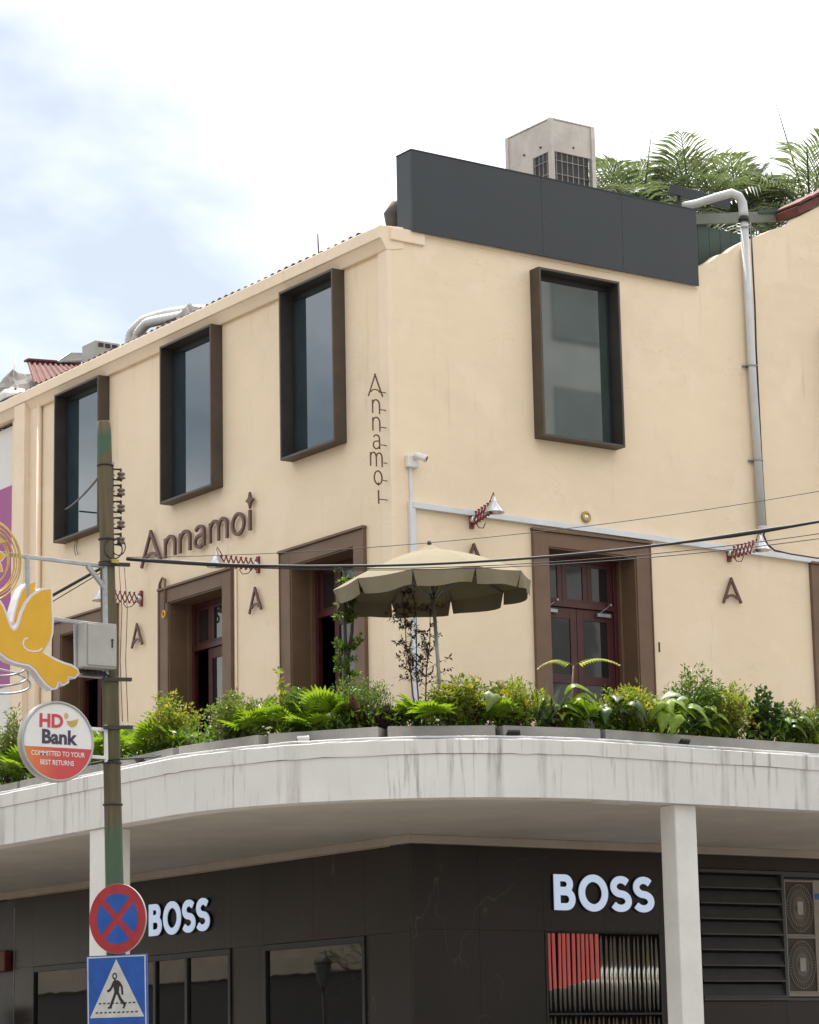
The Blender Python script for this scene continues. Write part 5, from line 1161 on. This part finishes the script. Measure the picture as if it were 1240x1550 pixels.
# saplings on the terrace under the parasol
def sapling(loc, lab, H, stems, mat, name, nb, per, L, Wl, seed, thick=.012, wood='bark_dark', lowf=.4, rad=.4):
    r = random.Random(seed); t_ = thing(name, lab, 'tree', loc); b_ = Vector(loc); st = MB(); vs = []; fs = []
    for (dx, dy) in stems:
        top_ = b_+Vector((dx, dy, H)); pts = [b_.lerp(top_, k/6)+Vector((r.uniform(-.02,.02), r.uniform(-.02,.02), 0)) for k in range(7)]; st.tube(pts, [thick*(1-.12*k) for k in range(7)], 6)
        for j in range(nb):
            t = r.uniform(lowf, 1); p = b_.lerp(top_, t); dd = rv(r); dd.z = abs(dd.z)*.6+.15; dd.normalize(); ln_ = rad*r.uniform(.5,1.0)*(1.15-.5*t); e_ = p+dd*ln_-UPV*.05; st.tube([p, p.lerp(e_,.5)+UPV*.03, e_], [.004,.003,.0015], 4, False)
            for q in range(per):
                s = r.uniform(.25,1.05); pp = p.lerp(e_, s)+UPV*.02; d2 = (dd*.4+rv(r)).normalized(); nr = UPV+rv(r)*.6; nr = (nr-d2*nr.dot(d2)).normalized(); leaf_card(vs, fs, pp, d2, nr, L*r.uniform(.7,1.2), Wl*r.uniform(.7,1.2))
    MB().lathe(b_-UPV*.0, UPV, [(0,-.32),(.15,-.32),(.19,0),(.17,0),(.16,-.03),(0,-.03)], 20).build('pot', 'planter_grey', t_)
    st.build('trunk', wood, t_); mb = MB(); mb.add([tuple(v) for v in vs], fs); mb.build('crown', mat, t_, kind='stuff'); return t_
sapling((-1.62,-2.85,5.72), 'brown-leaved sapling standing behind the parasol pole', 2.05, ((-.06,.02),(-.24,.05),(.22,.0)), 'leaf_brown', 'brown_sapling', 22, 16, .064, .028, 5, .014, rad=.46)
sapling((-2.42,-2.25,5.72), 'leafy green tree with dark leaning trunk under the parasol', 2.35, ((.05,-.02),(.18,-.05)), 'leaf_mid', 'green_sapling', 20, 26, .07, .035, 8, .045, rad=.30)

# ================================================================== floodlights on the coping
def flood(lab, x, y, mat, a):
    t_ = thing('floodlight', lab, 'light', (x,y,5.5), 'small floodlights on the canopy edge'); o = Vector((x,y,5.51)); c_, s_ = cos(a), sin(a)
    MB().obox(o+Vector((0,0,.06)), Vector((c_,s_,0))*.075, Vector((-s_*.7,c_*.7,.7))*.018, Vector((s_*.7,-c_*.7,.7))*.055).build('housing', mat, t_, bevel=.006)
    MB().obox(o+Vector((0,0,.06))+Vector((-s_*.7,c_*.7,.7))*.0195, Vector((c_,s_,0))*.062, Vector((-s_*.7,c_*.7,.7))*.001, Vector((s_*.7,-c_*.7,.7))*.044).build('glass', 'window_glass', t_)
    mb = MB(); mb.bar(o+Vector((c_,s_,0))*.08-UPV*.01, o+Vector((c_,s_,0))*.08+UPV*.07, .012, .02); mb.bar(o-Vector((c_,s_,0))*.08-UPV*.01, o-Vector((c_,s_,0))*.08+UPV*.07, .012, .02); mb.build('bracket', 'dark_iron', t_)
flood('white floodlight on the coping left of the parasol', -4.16,-4.02,'sign_white',-.9)
flood('dark floodlight on the coping below the fan palm', -2.20,-5.60,'dark_iron',-.35)
flood('small dark floodlight on the coping near the right column', .28,-5.82,'dark_iron',0.1)
flood('small dark floodlight on the coping beside the utility pole', -4.85,-1.25,'dark_iron',-1.5)

# ================================================================== palms beyond the roof
def palm(lab, x, y, zc, nf, L, seed, spear=None):
    r = random.Random(seed); t_ = thing('palm_tree', lab, 'tree', (x,y,0), 'palms beyond the roof'); c0 = Vector((x,y,zc))
    MB().tube([(x+.3,y,.0),(x+.15,y,zc*.5),(x,y,zc-.6),(x,y,zc)], [.22,.17,.13,.10], 12).build('trunk', 'bark_palm', t_)
    for k in range(nf):
        a = 2*pi*k/nf+r.uniform(-.3,.3); el = radians(r.uniform(28,80)); ln_ = L*r.uniform(.8,1.1); d = Vector((cos(a)*cos(el), sin(a)*cos(el), sin(el))); dr = r.uniform(.55,.95)*(1.25-el/1.8); n = 26; rach = []
        for j in range(n+1):
            t = j/n; rach.append(c0+d*(ln_*t)-UPV*(ln_*dr*t*t*.9))
        mb = MB(); mb.tube(rach, [.028*(1-.85*j/n)+.003 for j in range(n+1)], 5, False); vs = []; fs = []
        side = d.cross(UPV).normalized()
        for j in range(4, n+1):
            tang = (rach[j]-rach[j-1]).normalized(); t = j/n
            for s in (-1, 1):
                for q in (0,):
                    p = rach[j-1].lerp(rach[j], q+.25*(s+1)); ll = ln_*.40*sin(pi*(.16+.80*t))*r.uniform(.85,1.1); dd = (side*s*.8+tang*.75-UPV*r.uniform(.05,.35)+UPV*.25).normalized()
                    k0 = len(vs); m_ = p+dd*ll*.5+UPV*.01; w_ = tang*.026; e_ = p+dd*ll-UPV*ll*.22; vs += [tuple(p-w_*.5), tuple(p+w_*.5), tuple(m_+w_), tuple(m_-w_), tuple(e_)]; fs += [(k0, k0+1, k0+2, k0+3), (k0+3, k0+2, k0+4)]
        mb.add(vs, fs); mb.build('frond', 'leaf_palm', t_)
    if spear:
        MB().tube([c0, c0+Vector(spear)], [.035,.006], 6).build('spear_leaf', 'leaf_palm', t_)
palm('palm nearest the rooftop air conditioner with an upright spear', 13.55, 10.40, 18.75, 13, 2.9, 21, (.17,-.35,2.3))
palm('palm behind the grey gutter beam', 14.50, 9.75, 18.5, 13, 3.1, 33)
palm('palm behind the white pipe elbow', 15.25, 9.25, 18.45, 13, 3.1, 44)
palm('palm at the right border with a long thin spear', 16.45, 8.30, 19.0, 13, 3.1, 57, (-.75,.15,2.65))
palm('low palm between the pipe elbow and the red verge', 16.1, 9.3, 18.8, 9, 2.2, 61)
palm('palm half hidden behind the rooftop air conditioner', 12.95, 10.85, 18.6, 11, 2.6, 66)
palm('palm filling the gap between the gutter beam and the right border', 15.9, 9.9, 18.9, 13, 3.0, 73)
palm('palm just right of the rooftop air conditioner', 13.9, 11.2, 18.9, 12, 2.8, 81)
# bare street tree across the left street, mirrored in the shop glass
bt = thing('bare_street_tree', 'thin branching street tree across the left street, seen only mirrored in the shop glass', 'tree', (-21.2,31.2,.13)); r = random.Random(91); mb = MB(); tips = []
mb.tube([(-21.2,31.2,.13),(-21.15,31.3,1.8),(-21.2,31.2,3.2)], [.09,.07,.055], 8)
def grow_branch(p, d, ln_, rad, lev):
    e_ = p+d*ln_; mb.tube([p, p.lerp(e_,.5)+rv(r)*ln_*.06, e_], [rad, rad*.8, rad*.6], 5, False)
    if lev == 0: tips.append(e_); return
    for _ in range(3):
        d2 = (d+rv(r)*.75+UPV*.15).normalized(); grow_branch(e_, d2, ln_*r.uniform(.6,.8), rad*.55, lev-1)
for _ in range(5): grow_branch(Vector((-21.2,31.2,3.1)), (rv(r)*.7+UPV).normalized(), 1.1, .04, 3)
mb.build('trunk', 'bark_dark', bt); vs = []; fs = []
for p in tips:
    for _ in range(3): d2 = rv(r); leaf_card(vs, fs, p, d2, d2.orthogonal().normalized(), .10, .04)
MB().add(vs, fs).build('crown', 'leaf_mid', bt, kind='stuff')
